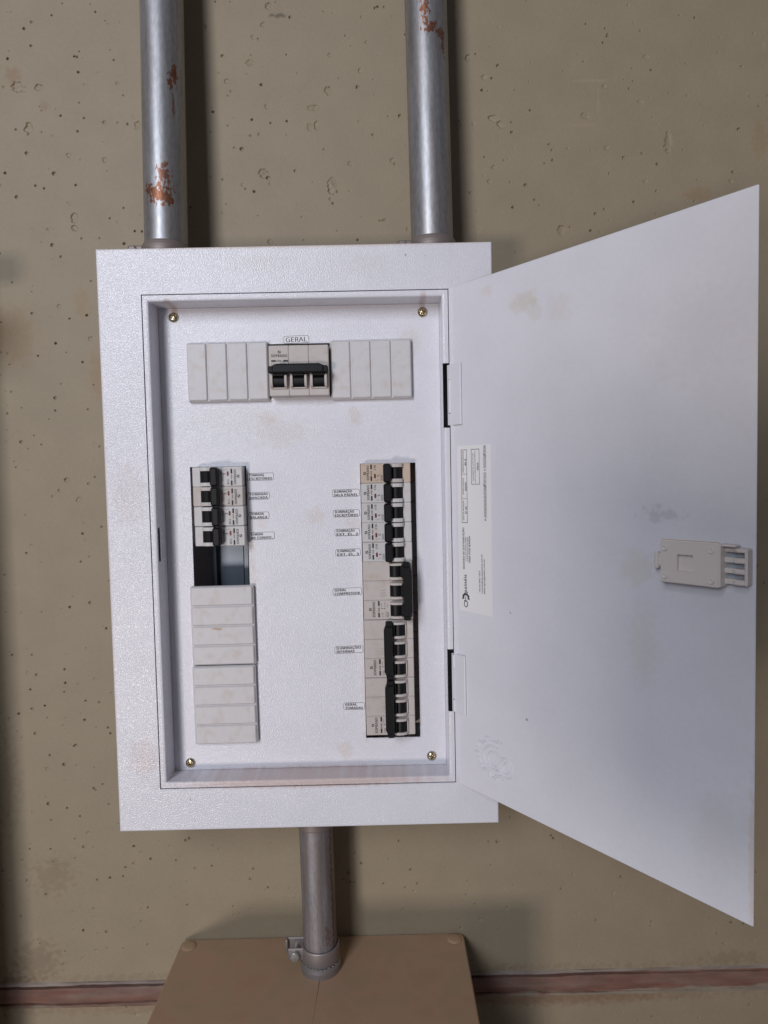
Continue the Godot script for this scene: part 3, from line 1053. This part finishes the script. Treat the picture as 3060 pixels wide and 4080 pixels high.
func latch(d: Node, nb: Callable, at: Vector3, xf: Transform3D) -> void:
	var b: MB = nb.call()
	# a plate with a square pocket on a block that holds it clear of the door
	b.box(Vector3(200.0, -12.2, -0.2), Vector3(234.5, 10.8, 7.6), 0.6)
	b.sheet(Vector2(198.3, -13.5), Vector2(235.2, 12.2), [Rect2(209.2, -6.4, 10.2, 10.6)], 7.4, 10.4)
	for q in [[198.3, 12.2, 235.2, 12.2], [198.3, -13.5, 235.2, -13.5]]:
		b.wire([Vector3(q[0], q[1], 9.4), Vector3(q[2], q[3], 9.4)], 0.9, 8)
	for p in [[200.9, 7.7], [201.2, -10.2], [230.8, 8.0], [230.9, -10.5]]:
		b.xf = xf * Transform3D(Basis(Vector3.RIGHT, PI / 2), Vector3(p[0], p[1], 10.4))
		b.lathe([Vector2(2.0, -0.3), Vector2(1.95, 0.6), Vector2(1.5, 0.95), Vector2(0.9, 0.6), Vector2(0, 0.5)], 20)
	b.xf = xf
	# clip towards the hinge; frame and prongs of the push grip at the other end
	b.box(Vector3(191.2, -6.8, 2.0), Vector3(194.0, 4.6, 6.5), 0.8)
	b.box(Vector3(193.0, -5.0, 2.0), Vector3(200.5, 3.2, 5.0), 0.6)
	b.box(Vector3(235.0, -13.7, 0.0), Vector3(236.5, 12.3, 11.0), 0.4)
	b.box(Vector3(236.4, 10.9, 3.0), Vector3(245.0, 12.2, 10.4), 0.4)
	b.box(Vector3(248.6, -12.2, 0.2), Vector3(250.6, 10.2, 8.0), 0.9)
	for y in [[7.4, 10.0], [1.0, 4.3], [-5.4, -2.2], [-12.0, -8.6]]:
		b.box(Vector3(236.3, y[0], 1.0), Vector3(243.0, y[1], 5.5), 0.4)
		b.box(Vector3(242.6, y[0] + 0.1, 1.0), Vector3(249.0, y[1], 8.0), 0.7)
	var gap_shade := mb(at, xf)  # floor between the prongs, its bluish shade put into the colour
	gap_shade.box(Vector3(236.3, -12.0, -0.2), Vector3(249.6, 10.0, 1.6), 0.3)
	var dirt := mb(at, xf)
	dirt.box(Vector3(198.6, 12.5, 8.4), Vector3(234.5, 13.2, 9.9), 0.2)
	dirt.box(Vector3(242.8, 7.6, 6.6), Vector3(244.9, 9.2, 8.05), 0.2)
	part("latch", d, [[b, M.latch_plastic], [gap_shade, M.latch_gap_shade], [dirt, M.rust_stain]], "dusty white plastic latch near the free edge of the door")


# ------------------------------------------------------------------ conduits
func conduits() -> void:
	var tex := [
		pipe_tex(61, 512, 1024, [[0.25, 0.128, 0.10, 0.022, 1.0], [0.19, 0.118, 0.05, 0.016, 1.0], [0.33, 0.14, 0.04, 0.014, 1.0], [0.215, 0.172, 0.05, 0.026, 0.9], [0.15, 0.385, 0.022, 0.018, 1.0], [0.12, 0.4, 0.025, 0.026, 1.0], [0.13, 0.33, 0.012, 0.03, 0.7]], 0.22),
		pipe_tex(62, 512, 1024, [[0.27, 0.53, 0.03, 0.035, 1.0], [0.265, 0.565, 0.03, 0.02, 1.0], [0.235, 0.487, 0.055, 0.013, 1.0], [0.155, 0.478, 0.04, 0.01, 0.9], [0.13, 0.46, 0.02, 0.03, 0.8]], 0.24),
		pipe_tex(63, 512, 512, [[0.08, 0.5, 0.018, 0.6, 0.7], [0.155, 0.2, 0.03, 0.06, 0.5]], 0.55)]
	var names := ["galvanised conduit with a broad rust patch rising from the board's upper left", "galvanised conduit with small rust spots rising from the board's upper right", "thinner brownish conduit running down from the board into the tan junction box"]
	var ends := [[Vector3(-123.0, 262, -45), Vector3(-120.0, 660, -58)], [Vector3(122.9, 262, -45), Vector3(119.6, 660, -57)], [Vector3(2.1, -418, -45.5), Vector3(0.2, -238, -45.5)]]
	for k in 3:
		var p: Vector3 = ends[k][0]
		var q: Vector3 = ends[k][1]
		var o := thing("conduit", p, names[k], "conduit", "steel conduits entering the board" if k < 2 else "")
		var up := (q - p).normalized()
		var xa := up.cross(Vector3(0, 0, 1)).normalized()
		var xf := Transform3D(Basis(xa, up, xa.cross(up)), p)
		var len := (q - p).length()
		var m := mat("galvanised_skin_%d" % k, Color.WHITE, 0.46 if k < 2 else 0.52, 0.8 if k < 2 else 0.6)
		m.albedo_color = Color.WHITE if k < 2 else lin(0.74, 0.71, 0.72)
		m.albedo_texture = tex[k]
		var r: float = 19.4 if k < 2 else 16.2
		var b := mb(p, xf)
		b.lathe([Vector2(r, 0), Vector2(r, len)], 72)
		part("pipe", o, [[b, m]])
		b = mb(p, xf)
		if k < 2:
			b.lathe([Vector2(22.8, -26), Vector2(22.8, 4), Vector2(22.4, 6.5), Vector2(21.4, 9.5), Vector2(20.6, 11.0), Vector2(r, 11.4)], 64)
			part("collar", o, [[b, M.cast_zinc]])
			b = mb(p, Transform3D(Basis(), p))
			b.box(Vector3(-34, -12, -6), Vector3(-19, 10.8, 2), 2.0)
			b.box(Vector3(-33, -12, 5.5), Vector3(-19, 10.0, 8.5), 1.2)
			part("clamp_lug", o, [[b, M.cast_zinc]])
			b = mb(p, Transform3D(Basis(Vector3.RIGHT, PI / 2), p + Vector3(-28.0, 5.0, 8.5)))
			b.lathe([Vector2(4.6, -1), Vector2(4.6, 2.2), Vector2(3.4, 3.2), Vector2(0, 3.4)], 6)
			part("bolt", o, [[b, M.cast_zinc]])
		else:
			b.lathe([Vector2(r, 140.2), Vector2(17.6, 140.6), Vector2(17.9, 141.5), Vector2(17.9, 185)], 56)
			part("upper_collar", o, [[b, M.cast_zinc]])
			b = mb(p, Transform3D(Basis(), p))
			b.lathe([Vector2(16.6, 21.9), Vector2(17.9, 22.0), Vector2(18.3, 21.4), Vector2(18.4, 8.8), Vector2(18.0, 7.6), Vector2(16.8, 7.4), Vector2(16.6, 6.2), Vector2(17.6, 5.6), Vector2(19.2, 4.4), Vector2(19.6, 2.6), Vector2(19.5, -2.8)], 64)
			part("clamp_ring", o, [[b, M.lug_zinc]])
			b = mb(p, Transform3D(Basis(), p))
			b.box(Vector3(-33, 11, -8.5), Vector3(-15, 23, -5.5), 0.9)
			b.box(Vector3(-35, 11, -8.5), Vector3(-32, 23, -1.5), 0.8)
			b.box(Vector3(-31, 9.5, 5.0), Vector3(-12, 21, 8.0), 0.9)
			part("clamp_lug", o, [[b, M.lug_zinc]])
			b = mb(p, Transform3D(Basis(Vector3.RIGHT, PI / 2), p + Vector3(-24.0, 15.0, 8.0)))
			b.lathe([Vector2(5.0, -0.5), Vector2(5.0, 3.2), Vector2(4.2, 4.1), Vector2(0, 4.3)], 6)
			b.lathe([Vector2(2.6, -14.0), Vector2(2.6, 0.0)], 16)
			part("bolt", o, [[b, M.bolt_steel]])
			b = mb(p, Transform3D(Basis(), p))
			for i in 9:
				var f := lerpf(0.55, 2.4, i / 8.0)
				var c := Vector3(cos(f) * 17.6, 6.6 + rng.randf_range(-0.3, 0.7), sin(f) * 17.6)
				b.box(c - Vector3(rng.randf_range(0.4, 1.2), 0.35, 0.5), c + Vector3(rng.randf_range(0.4, 1.2), 0.4, 0.9), 0.1)
			part("zinc_burr", o, [[b, M.bolt_steel]])


# ------------------------------------------------------------------ circuit breakers
var single := {}

func arc_side() -> PackedVector2Array:
	return PackedVector2Array([Vector2(-15.3, -1.0), Vector2(-15.3, 2.2), Vector2(-14.0, 4.2), Vector2(-11.5, 5.3), Vector2(-8.0, 5.6), Vector2(-4.4, 5.2), Vector2(-4.4, -1.0)])


func breaker(at: Vector3, turn: float, poles: int, off: bool, code: String, skin: String, label: String, group := "") -> Node3D:
	var o := thing("circuit_breaker", at, label, "circuit breaker", group)
	o.rotation.z = deg_to_rad(turn + rng.randf_range(-0.25, 0.25))
	var key := "%d%s%s" % [poles, off, skin]
	var along := Transform3D(Basis(Vector3(0, 1, 0), Vector3(0, 0, 1), Vector3(1, 0, 0)), Vector3.ZERO)   # (y, z) outlines drawn out along x
	var roll := Basis(Vector3.BACK, -PI / 2)
	var flip := Transform3D(Basis(Vector3(1, 0, 0), Vector3(0, -1, 0), Vector3(0, 0, 1)), Vector3(0, -16.8, 0)) if off else Transform3D()
	if not single.has(key):
		var body := mb()
		var half := (poles - 1) / 2.0
		var guard := mb()
		var black := []
		var tie := mb()
		for i in poles:
			var u := (i - half) * 17.66
			body.xf = Transform3D(Basis(), Vector3(u, 0, 0))
			body.box(Vector3(-8.79, -22.2, -30), Vector3(8.79, 22.3, 0), 0.55)
			body.box(Vector3(-8.79, -40.0, -72), Vector3(8.79, 40.0, -29), 0.8)
			var dr := mb()
			var g := 3.25 if poles == 1 else 2.1
			var ge := 8.4 if poles == 1 else 7.3
			for s in [-1.0, 1.0]:
				guard.xf = flip * Transform3D(Basis(), Vector3(u + s * (ge - g / 2.0) - g / 2.0, 0, 0)) * along
				guard.prism(arc_side(), 0, g, 0.35)
			if poles > 1:
				guard.xf = flip * Transform3D(Basis(), Vector3(u, 0, 0))
				guard.box(Vector3(-ge, -16.0, -0.5), Vector3(ge, -14.9, 1.6), 0.2)
			dr.xf = flip * Transform3D(roll, Vector3(u - 5.1, -9.4, -2.6))
			dr.lathe([Vector2(0, 0), Vector2(6.4, 0), Vector2(6.4, 10.2), Vector2(0, 10.2)], 40)
			dr.xf = flip * Transform3D(Basis(), Vector3(u, 0, 0))
			dr.box(Vector3(-5.1, -15.2, -1), Vector3(5.1, -3.0, 0.4), 0.1)
			dr.box(Vector3(-5.1, -5.5, 0), Vector3(5.1, -1.0, 6.5), 0.5)
			if poles == 1:
				dr.box(Vector3(-5.0, -10.5, 2.0), Vector3(5.0, -9.6, 4.5), 0.3)
				dr.box(Vector3(-8.3, -4.6, 1.2), Vector3(8.3, 2.2, 10.0), 1.3)
			black.append(dr)
		if poles > 1:
			tie.xf = flip
			var e := 26.2
			tie.box(Vector3(-e, -3.1, 2.0), Vector3(e, 2.9, 9.0), 0.8)
			tie.prism(PackedVector2Array([Vector2(-22.5, -3.3), Vector2(22.5, -3.3), Vector2(22.5, 3.0), Vector2(18.5, 4.6), Vector2(-18.5, 4.6), Vector2(-22.5, 3.0)]), 1.9, 11.0, 1.4)
		single[key] = {"body": body.into(ArrayMesh.new(), M[skin]), "guard": guard.into(ArrayMesh.new(), M["plastic"] if skin == "plastic" else M["plastic_dusty"]), "black": black.map(func(q): return q.into(ArrayMesh.new(), M.black_plastic)), "tie": tie.into(ArrayMesh.new(), M.black_plastic) if poles > 1 else null}
	if not single.has(code + str(poles)):
		var ink := mb()
		if poles == 1:
			mark_single(ink, code)
		else:
			mark_triple(ink, code)
		single[code + str(poles)] = ink.into(ArrayMesh.new(), M.ink)
		var flag := mb()
		flag.prism(round_rect(-4.6, -0.4, 8.65, 10.45, 0.85), -0.2, 0.12, 0.08, false)
		single["flag"] = flag.into(ArrayMesh.new(), M.red_flag)
	var k: Dictionary = single[key]
	share("housing", o, k.body)
	share("toggle_guard", o, k.guard)
	for q in k.black:
		share("toggle", o, q)
	if k.tie:
		share("handle_tie", o, k.tie)
	else:
		share("indicator_window", o, single["flag"])
	share("printed_marking", o, single[code + str(poles)])
	return o


func maker(b: MB, x: float, y: float, z: float) -> void:
	outline(b, round_rect(x - 1.25, x + 1.25, y - 1.15, y + 1.15, 0.5), round_rect(x - 0.85, x + 0.85, y - 0.75, y + 0.75, 0.3), z)
	bar2(b, x - 0.85, x - 0.1, y - 0.05, y + 0.75, z)
	bar2(b, x - 0.1, x + 0.85, y - 0.3, y - 0.05, z)
	bar2(b, x + 0.2, x + 0.85, y - 0.75, y - 0.3, z)


func arrow(b: MB, p: Vector2, q: Vector2, z: float) -> void:
	line2(b, p, q, 0.2, z)
	var d := (q - p).normalized()
	var o := d.orthogonal() * 0.55
	b.tri(Vector3(q.x, q.y, z), Vector3(q.x - d.x * 1.2 + o.x, q.y - d.y * 1.2 + o.y, z), Vector3(q.x - d.x * 1.2 - o.x, q.y - d.y * 1.2 - o.y, z), Vector3(0, 0, 1))


func symbol(b: MB, x: float, y0: float, y1: float, z: float) -> void:
	var pts := [Vector2(x, y1), Vector2(x, lerpf(y1, y0, 0.25)), Vector2(x - 0.8, lerpf(y1, y0, 0.45)), Vector2(x, lerpf(y1, y0, 0.55)), Vector2(x, lerpf(y1, y0, 0.65)), Vector2(x + 0.6, lerpf(y1, y0, 0.65)), Vector2(x + 0.6, lerpf(y1, y0, 0.8)), Vector2(x, lerpf(y1, y0, 0.8)), Vector2(x, y0)]
	for i in pts.size() - 1:
		line2(b, pts[i], pts[i + 1], 0.16, z)


func mark_single(b: MB, code: String) -> void:
	var z := 0.07
	maker(b, 0.0, 18.7, z)
	text(b, "SOPRANO", -6.2, 7.2, 14.8, 2.2, z, true)
	bar2(b, 3.7, 7.9, 12.1, 13.6, z)
	bar2(b, -6.8, -2.5, 12.1, 13.6, z)
	text(b, "SHB", -1.6, 2.0, 12.3, 1.2, z, true)
	text(b, "DA", 2.2, 3.2, 12.3, 0.55, z)
	text(b, code, 2.8, 7.2, 8.8, 1.75, z, true)
	arrow(b, Vector2(-2.4, 6.6), Vector2(-2.4, 8.0), z)
	arrow(b, Vector2(-2.4, 6.6), Vector2(-2.4, 5.2), z)
	text(b, "I", -1.4, -1.15, 7.0, 0.8, z)
	text(b, "O", -1.7, -0.9, 5.3, 0.8, z)
	symbol(b, -6.0, 5.6, 10.0, z)
	frame2(b, -6.9, -1.5, 2.7, 4.4, 0.16, z)
	text(b, "3000", -6.4, -2.0, 3.0, 1.1, z)


func mark_triple(b: MB, code: String) -> void:
	var z := 0.07
	maker(b, -17.0, 16.4, z)
	text(b, "SOPRANO", -24.2, -10.0, 12.0, 2.4, z, true)
	bar2(b, -13.8, -9.5, 7.9, 9.4, z)
	bar2(b, -24.3, -20.2, 7.9, 9.4, z)
	text(b, "SHB", -19.6, -15.6, 7.95, 1.4, z, true)
	text(b, "DA", -15.4, -14.3, 7.95, 0.6, z)
	text(b, code, -24.2, -20.2, 4.7, 1.7, z)
	arrow(b, Vector2(-16.4, 4.8), Vector2(-16.4, 6.9), z)
	text(b, "I-ON", -15.0, -11.8, 6.0, 1.0, z)
	arrow(b, Vector2(-16.4, 4.8), Vector2(-16.4, 2.7), z)
	text(b, "0-OFF", -15.0, -10.7, 2.7, 1.0, z)
	text(b, "240/415V", -24.2, -18.7, 2.0, 0.9, z)
	frame2(b, -24.2, -19.9, -0.4, 1.3, 0.16, z)
	text(b, "3000", -23.9, -20.2, 0.0, 1.0, z)
	text(b, "IP20", -15.2, -12.8, 0.2, 0.9, z)
	for k in 3:
		symbol(b, -4.6 + k * 2.4, 1.8, 7.6, z)


func breakers() -> void:
	breaker(Vector3(0.0, 152.3, NOSE_Z), 0, 3, false, "C50", "plastic_dusty", "dusty three pole main breaker marked C50 under the GERAL label, between two blank covers")
	var ly := [59.75, 42.15, 24.3, 6.35]
	var lt := ["single pole breaker marked C16 facing the TOMADAS ESCRITÓRIO label, topmost of the left column", "single pole breaker marked C16 facing the TOMADAS BANCADA label in the left column", "single pole breaker marked C20 facing the TOMADA BALANÇA label in the left column", "single pole breaker marked C20 facing the TOMADA AR CONDIC. label, just above the bare rail"]
	for k in 4:
		breaker(Vector3(-75.8 + k * 0.35 + rng.randf_range(-0.2, 0.2), ly[k], NOSE_Z + rng.randf_range(-0.4, 0.4)), -90, 1, false, "C16" if k < 2 else "C20", "plastic" if k == 0 else "plastic_dusty" if k == 1 else "plastic", lt[k], "single pole breakers of the left column")
	var rt := ["tan stained single pole breaker marked C16, topmost of the right column, without a label", "single pole breaker marked C16 beside the ILUMNAÇÃO SALA PAINEL label", "single pole breaker marked C16 beside the right column's ILUMNAÇÃO ESCRITÓRIO label", "single pole breaker marked C16 beside the ILUMNAÇÃO EXT. EL. 2 label", "single pole breaker marked C16 just above the switched off three pole breaker"]
	for k in 5:
		breaker(Vector3(75.0 + k * 0.04 + rng.randf_range(-0.15, 0.15), 59.8 - 17.68 * k, NOSE_Z + rng.randf_range(-0.3, 0.3)), 90, 1, false, "C16", "plastic_tan" if k == 0 else "plastic", rt[k], "single pole breakers of the right column")
	breaker(Vector3(75.0, -46.0, NOSE_Z), 90, 3, true, "C16", "plastic_dusty", "three pole breaker switched off, marked C16, beside the GERAL COMPRESSOR label", "three pole breakers of the right column")
	breaker(Vector3(74.9, -99.3, NOSE_Z), 90, 3, false, "C20", "plastic_dusty", "three pole breaker switched on, marked C20, beside the ILUMINAÇÕES INTERNAS label", "three pole breakers of the right column")
	breaker(Vector3(75.0, -152.5, NOSE_Z), 90, 3, false, "C50", "plastic_dusty", "three pole breaker marked C50 beside the GERAL TOMADAS label, lowest in its column", "three pole breakers of the right column")


func covers() -> void:
	var root: Node3D
	var base := mb()
	base.box(Vector3(-36.4, -26.3, 0.05), Vector3(36.4, 26.3, 4.6), 0.7)
	var base_mesh := base.into(ArrayMesh.new(), M.cover_plastic)
	var panel := mb()
	panel.box(Vector3(-8.55, -25.4, 3.6), Vector3(8.55, 25.5, 6.2), 0.9)
	var panel_mesh := panel.into(ArrayMesh.new(), M.cover_plastic)
	var spots := [[Vector3(-64.6, 153.5, PLATE_Z), 0.1, "grey white four module blank cover left of the main breaker"], [Vector3(64.1, 153.2, PLATE_Z), 0.25, "grey white four module blank cover right of the main breaker"], [Vector3(-76.6, -76.3, PLATE_Z), 90.3, "blank cover with a small rusty smear, upper of the two in the left column"], [Vector3(-77.0, -150.1, PLATE_Z), 90.4, "cleaner blank cover, lowest in the left column"]]
	for s in spots:
		var o := thing("blank_cover", s[0], s[2], "blank cover", "four module blank covers")
		o.rotation.z = deg_to_rad(s[1])
		if s[1] > 45:
			o.scale = Vector3(1, 1.1, 1)
		share("base", o, base_mesh)
		for k in 4:
			var q := share("module_panel", o, panel_mesh)
			q.position = Vector3((k - 1.5) * 18.2, 0, 0) * MM
		if s[2].contains("rusty"):
			var b := mb(Vector3.ZERO, Transform3D(Basis(), Vector3(-3.5, 3, 6.24)))
			var sm := PackedVector2Array([Vector2(0, -2.5), Vector2(1.6, -1.5), Vector2(2.2, 3), Vector2(1.0, 7), Vector2(0.2, 4), Vector2(-0.8, 0)])
			b.prism(sm, -0.1, 0.02, 0.0, false)
			part("rusty_smear", o, [[b, M.rust_stain]])


func pit_list() -> void:
	pit(29, 344, 3.1, 5.1)
	pit(361, 380, 2.6, 6.2)
	pit(-276, 444, 3.6, 3.4)
	pit(-267, 404, 2.8, 3.6)
	pit(-38, 357, 3.1, 2.8)
	pit(255, 297, 2.6, 3.1)
	pit(189, 406, 3.3, 2.3)
	pit(-226, 318, 2.4, 3.1)
	pit(12, 419, 4.1, 1.8)
	pit(-255, 443, 2.6, 2.4)
	pit(-48, 463, 2.8, 1.9)
	pit(27, 435, 2.1, 2.6)
	pit(196, 400, 2.6, 2.1)
	pit(8, 401, 1.8, 2.8)
	pit(279, 407, 2.8, 1.8)
	pit(154, 402, 2.3, 2.2)
	pit(-160, 405, 1.8, 2.6)
	pit(15, 402, 1.8, 2.6)
	pit(-29, 516, 1.9, 2.3)
	pit(-226, 308, 2.1, 2.0)
	pit(165, 464, 2.1, 2.0)
	pit(-226, 308, 2.2, 1.8)
	pit(-270, 442, 1.8, 1.7)
	pit(-71, 446, 1.8, 1.7)
	pit(-34, 291, 1.8, 1.7)
	pit(180, 445, 1.8, 1.7)
	pit(-35, 499, 1.8, 1.5)
	pit(-194, 373, 1.4, 1.9)
	pit(-234, 40, 1.7, 1.6)
	pit(-245, 60, 1.8, 1.4)
	pit(339, 462, 1.8, 1.3)
	pit(-229, 378, 1.5, 1.5)
	pit(30, 469, 1.5, 1.5)
	pit(-33, 421, 1.5, 1.5)
	pit(59, 454, 1.5, 1.5)
	pit(47, 365, 1.5, 1.5)
	pit(89, 368, 1.5, 1.5)
	pit(-197, -501, 1.8, 1.2)
	pit(334, 419, 1.8, 1.2)
	pit(-239, -305, 1.8, 1.1)
	pit(-245, 232, 1.2, 1.5)
	pit(184, 346, 1.4, 1.3)
	pit(298, 434, 1.4, 1.3)
	pit(-279, -236, 1.4, 1.3)
	pit(-216, 200, 1.2, 1.5)
	pit(169, 401, 1.0, 1.5)
	pit(-178, 446, 1.3, 1.2)
	pit(-59, 347, 1.3, 1.2)
	pit(189, 359, 1.3, 1.2)
	pit(293, 294, 1.3, 1.2)
	pit(300, 376, 1.3, 1.2)
	pit(338, 343, 1.3, 1.2)
	pit(423, 341, 1.3, 1.2)
	pit(103, 301, 1.3, 1.2)
	pit(-226, -144, 1.3, 1.2)
	pit(96, -375, 1.3, 1.1)
	pit(-294, -136, 0.9, 1.6)
	pit(-45, 487, 1.0, 1.3)
	pit(-244, 361, 1.2, 1.1)
	pit(-34, 353, 1.2, 1.1)
	pit(-59, 381, 1.2, 1.1)
	pit(220, 341, 1.2, 1.1)
	pit(431, 391, 1.2, 1.1)
	pit(-261, -232, 1.1, 1.1)
	pit(-279, -273, 1.1, 1.1)
	pit(184, -324, 1.1, 1.0)
	pit(-249, 292, 1.1, 1.0)
	pit(-235, -395, 1.5, 0.7)
	pit(-251, -439, 0.8, 1.4)
	pit(-270, 381, 1.0, 1.0)
	pit(-249, 292, 1.0, 1.0)
	pit(-282, 339, 1.0, 1.0)
	pit(56, 438, 1.0, 1.0)
	pit(194, 456, 1.0, 1.0)
	pit(207, 392, 1.0, 1.0)
	pit(97, 410, 1.0, 1.0)
	pit(-227, -65, 1.1, 0.9)
	pit(-73, -358, 1.2, 0.8)
	pit(-135, -313, 1.0, 0.9)
	pit(-253, 142, 1.0, 0.9)
	pit(-289, 99, 1.0, 0.9)
	pit(-289, -199, 0.9, 0.9)
	pit(-164, 415, 0.6, 1.3)
	pit(-225, -411, 0.9, 0.9)
	pit(-139, -315, 0.9, 0.9)
	pit(-8, 505, 0.9, 0.9)
	pit(-75, 470, 0.9, 0.9)
	pit(188, 444, 0.9, 0.9)
	pit(317, 366, 0.9, 0.9)
	pit(289, 312, 0.9, 0.9)
	pit(454, -363, 0.9, 0.8)
	pit(448, -507, 0.9, 0.8)
	pit(-285, -138, 0.9, 0.8)
	pit(-291, -173, 0.9, 0.8)
	pit(428, -417, 1.0, 0.7)
	pit(-232, -355, 0.9, 0.8)
	pit(-205, -352, 0.8, 0.8)
	pit(-272, 226, 0.8, 0.8)
	pit(-275, -222, 0.8, 0.8)
	pit(-70, -347, 0.8, 0.8)
	pit(-176, -334, 0.8, 0.8)
	pit(65, -366, 0.8, 0.8)
	pit(100, -367, 0.8, 0.8)
	pit(82, -321, 0.8, 0.8)
	pit(28, -354, 0.8, 0.8)
	pit(-193, -320, 0.9, 0.7)
	pit(-249, -409, 0.7, 0.9)
	pit(-216, 457, 0.8, 0.7)
	pit(-267, 499, 0.8, 0.7)
	pit(-284, 471, 0.8, 0.7)
	pit(-48, 409, 0.8, 0.7)
	pit(-86, 417, 0.8, 0.7)
	pit(-38, 442, 0.8, 0.7)
	pit(-48, 340, 0.8, 0.7)
	pit(178, 433, 0.8, 0.7)
	pit(207, 320, 0.8, 0.7)
	pit(284, 296, 0.8, 0.7)
	pit(350, 359, 0.8, 0.7)
	pit(425, 350, 0.8, 0.7)
	pit(327, 323, 0.8, 0.7)
	pit(-178, 292, 0.8, 0.7)
	pit(-218, 223, 0.8, 0.7)
	pit(-219, -353, 0.8, 0.7)
	pit(-305, -178, 0.8, 0.7)
	pit(-293, -112, 0.4, 1.4)
	pit(-256, -147, 0.7, 0.7)
	pit(-238, -186, 0.7, 0.7)
	pit(-248, -69, 0.7, 0.7)
	pit(-250, 196, 0.7, 0.7)
	pit(-176, -334, 0.7, 0.6)
	pit(93, -352, 0.7, 0.6)
	pit(42, -344, 0.7, 0.6)
	pit(-219, 472, 0.6, 0.6)
	pit(-235, 416, 0.6, 0.6)
	pit(-14, 407, 0.6, 0.6)
	pit(297, 476, 0.6, 0.6)
	pit(301, 482, 0.6, 0.6)
	pit(344, 449, 0.6, 0.6)
	pit(225, 413, 0.6, 0.6)
	pit(-292, -153, 0.6, 0.6)
	pit(-256, -133, 0.6, 0.6)
	pit(-260, -278, 0.6, 0.6)
	pit(-167, 304, 0.6, 0.6)
	pit(-224, 177, 0.6, 0.6)
	pit(312, -365, 0.6, 0.6)
	pit(240, -319, 0.6, 0.6)
	pit(-181, -386, 0.5, 0.7)
	pit(-247, -287, 0.6, 0.5)
	pit(-250, -213, 0.6, 0.5)
	pit(-236, -166, 0.6, 0.5)
	pit(-279, -321, 0.6, 0.5)
	pit(-235, 220, 0.6, 0.5)
	pit(-268, 184, 0.6, 0.5)
	pit(344, -414, 0.5, 0.5)
	pit(-140, -384, 0.5, 0.5)
	pit(-113, -343, 0.5, 0.5)
	pit(-217, -275, 0.5, 0.5)
	pit(-269, 96, 0.4, 0.4)
	pit(-260, 121, 0.3, 0.3)
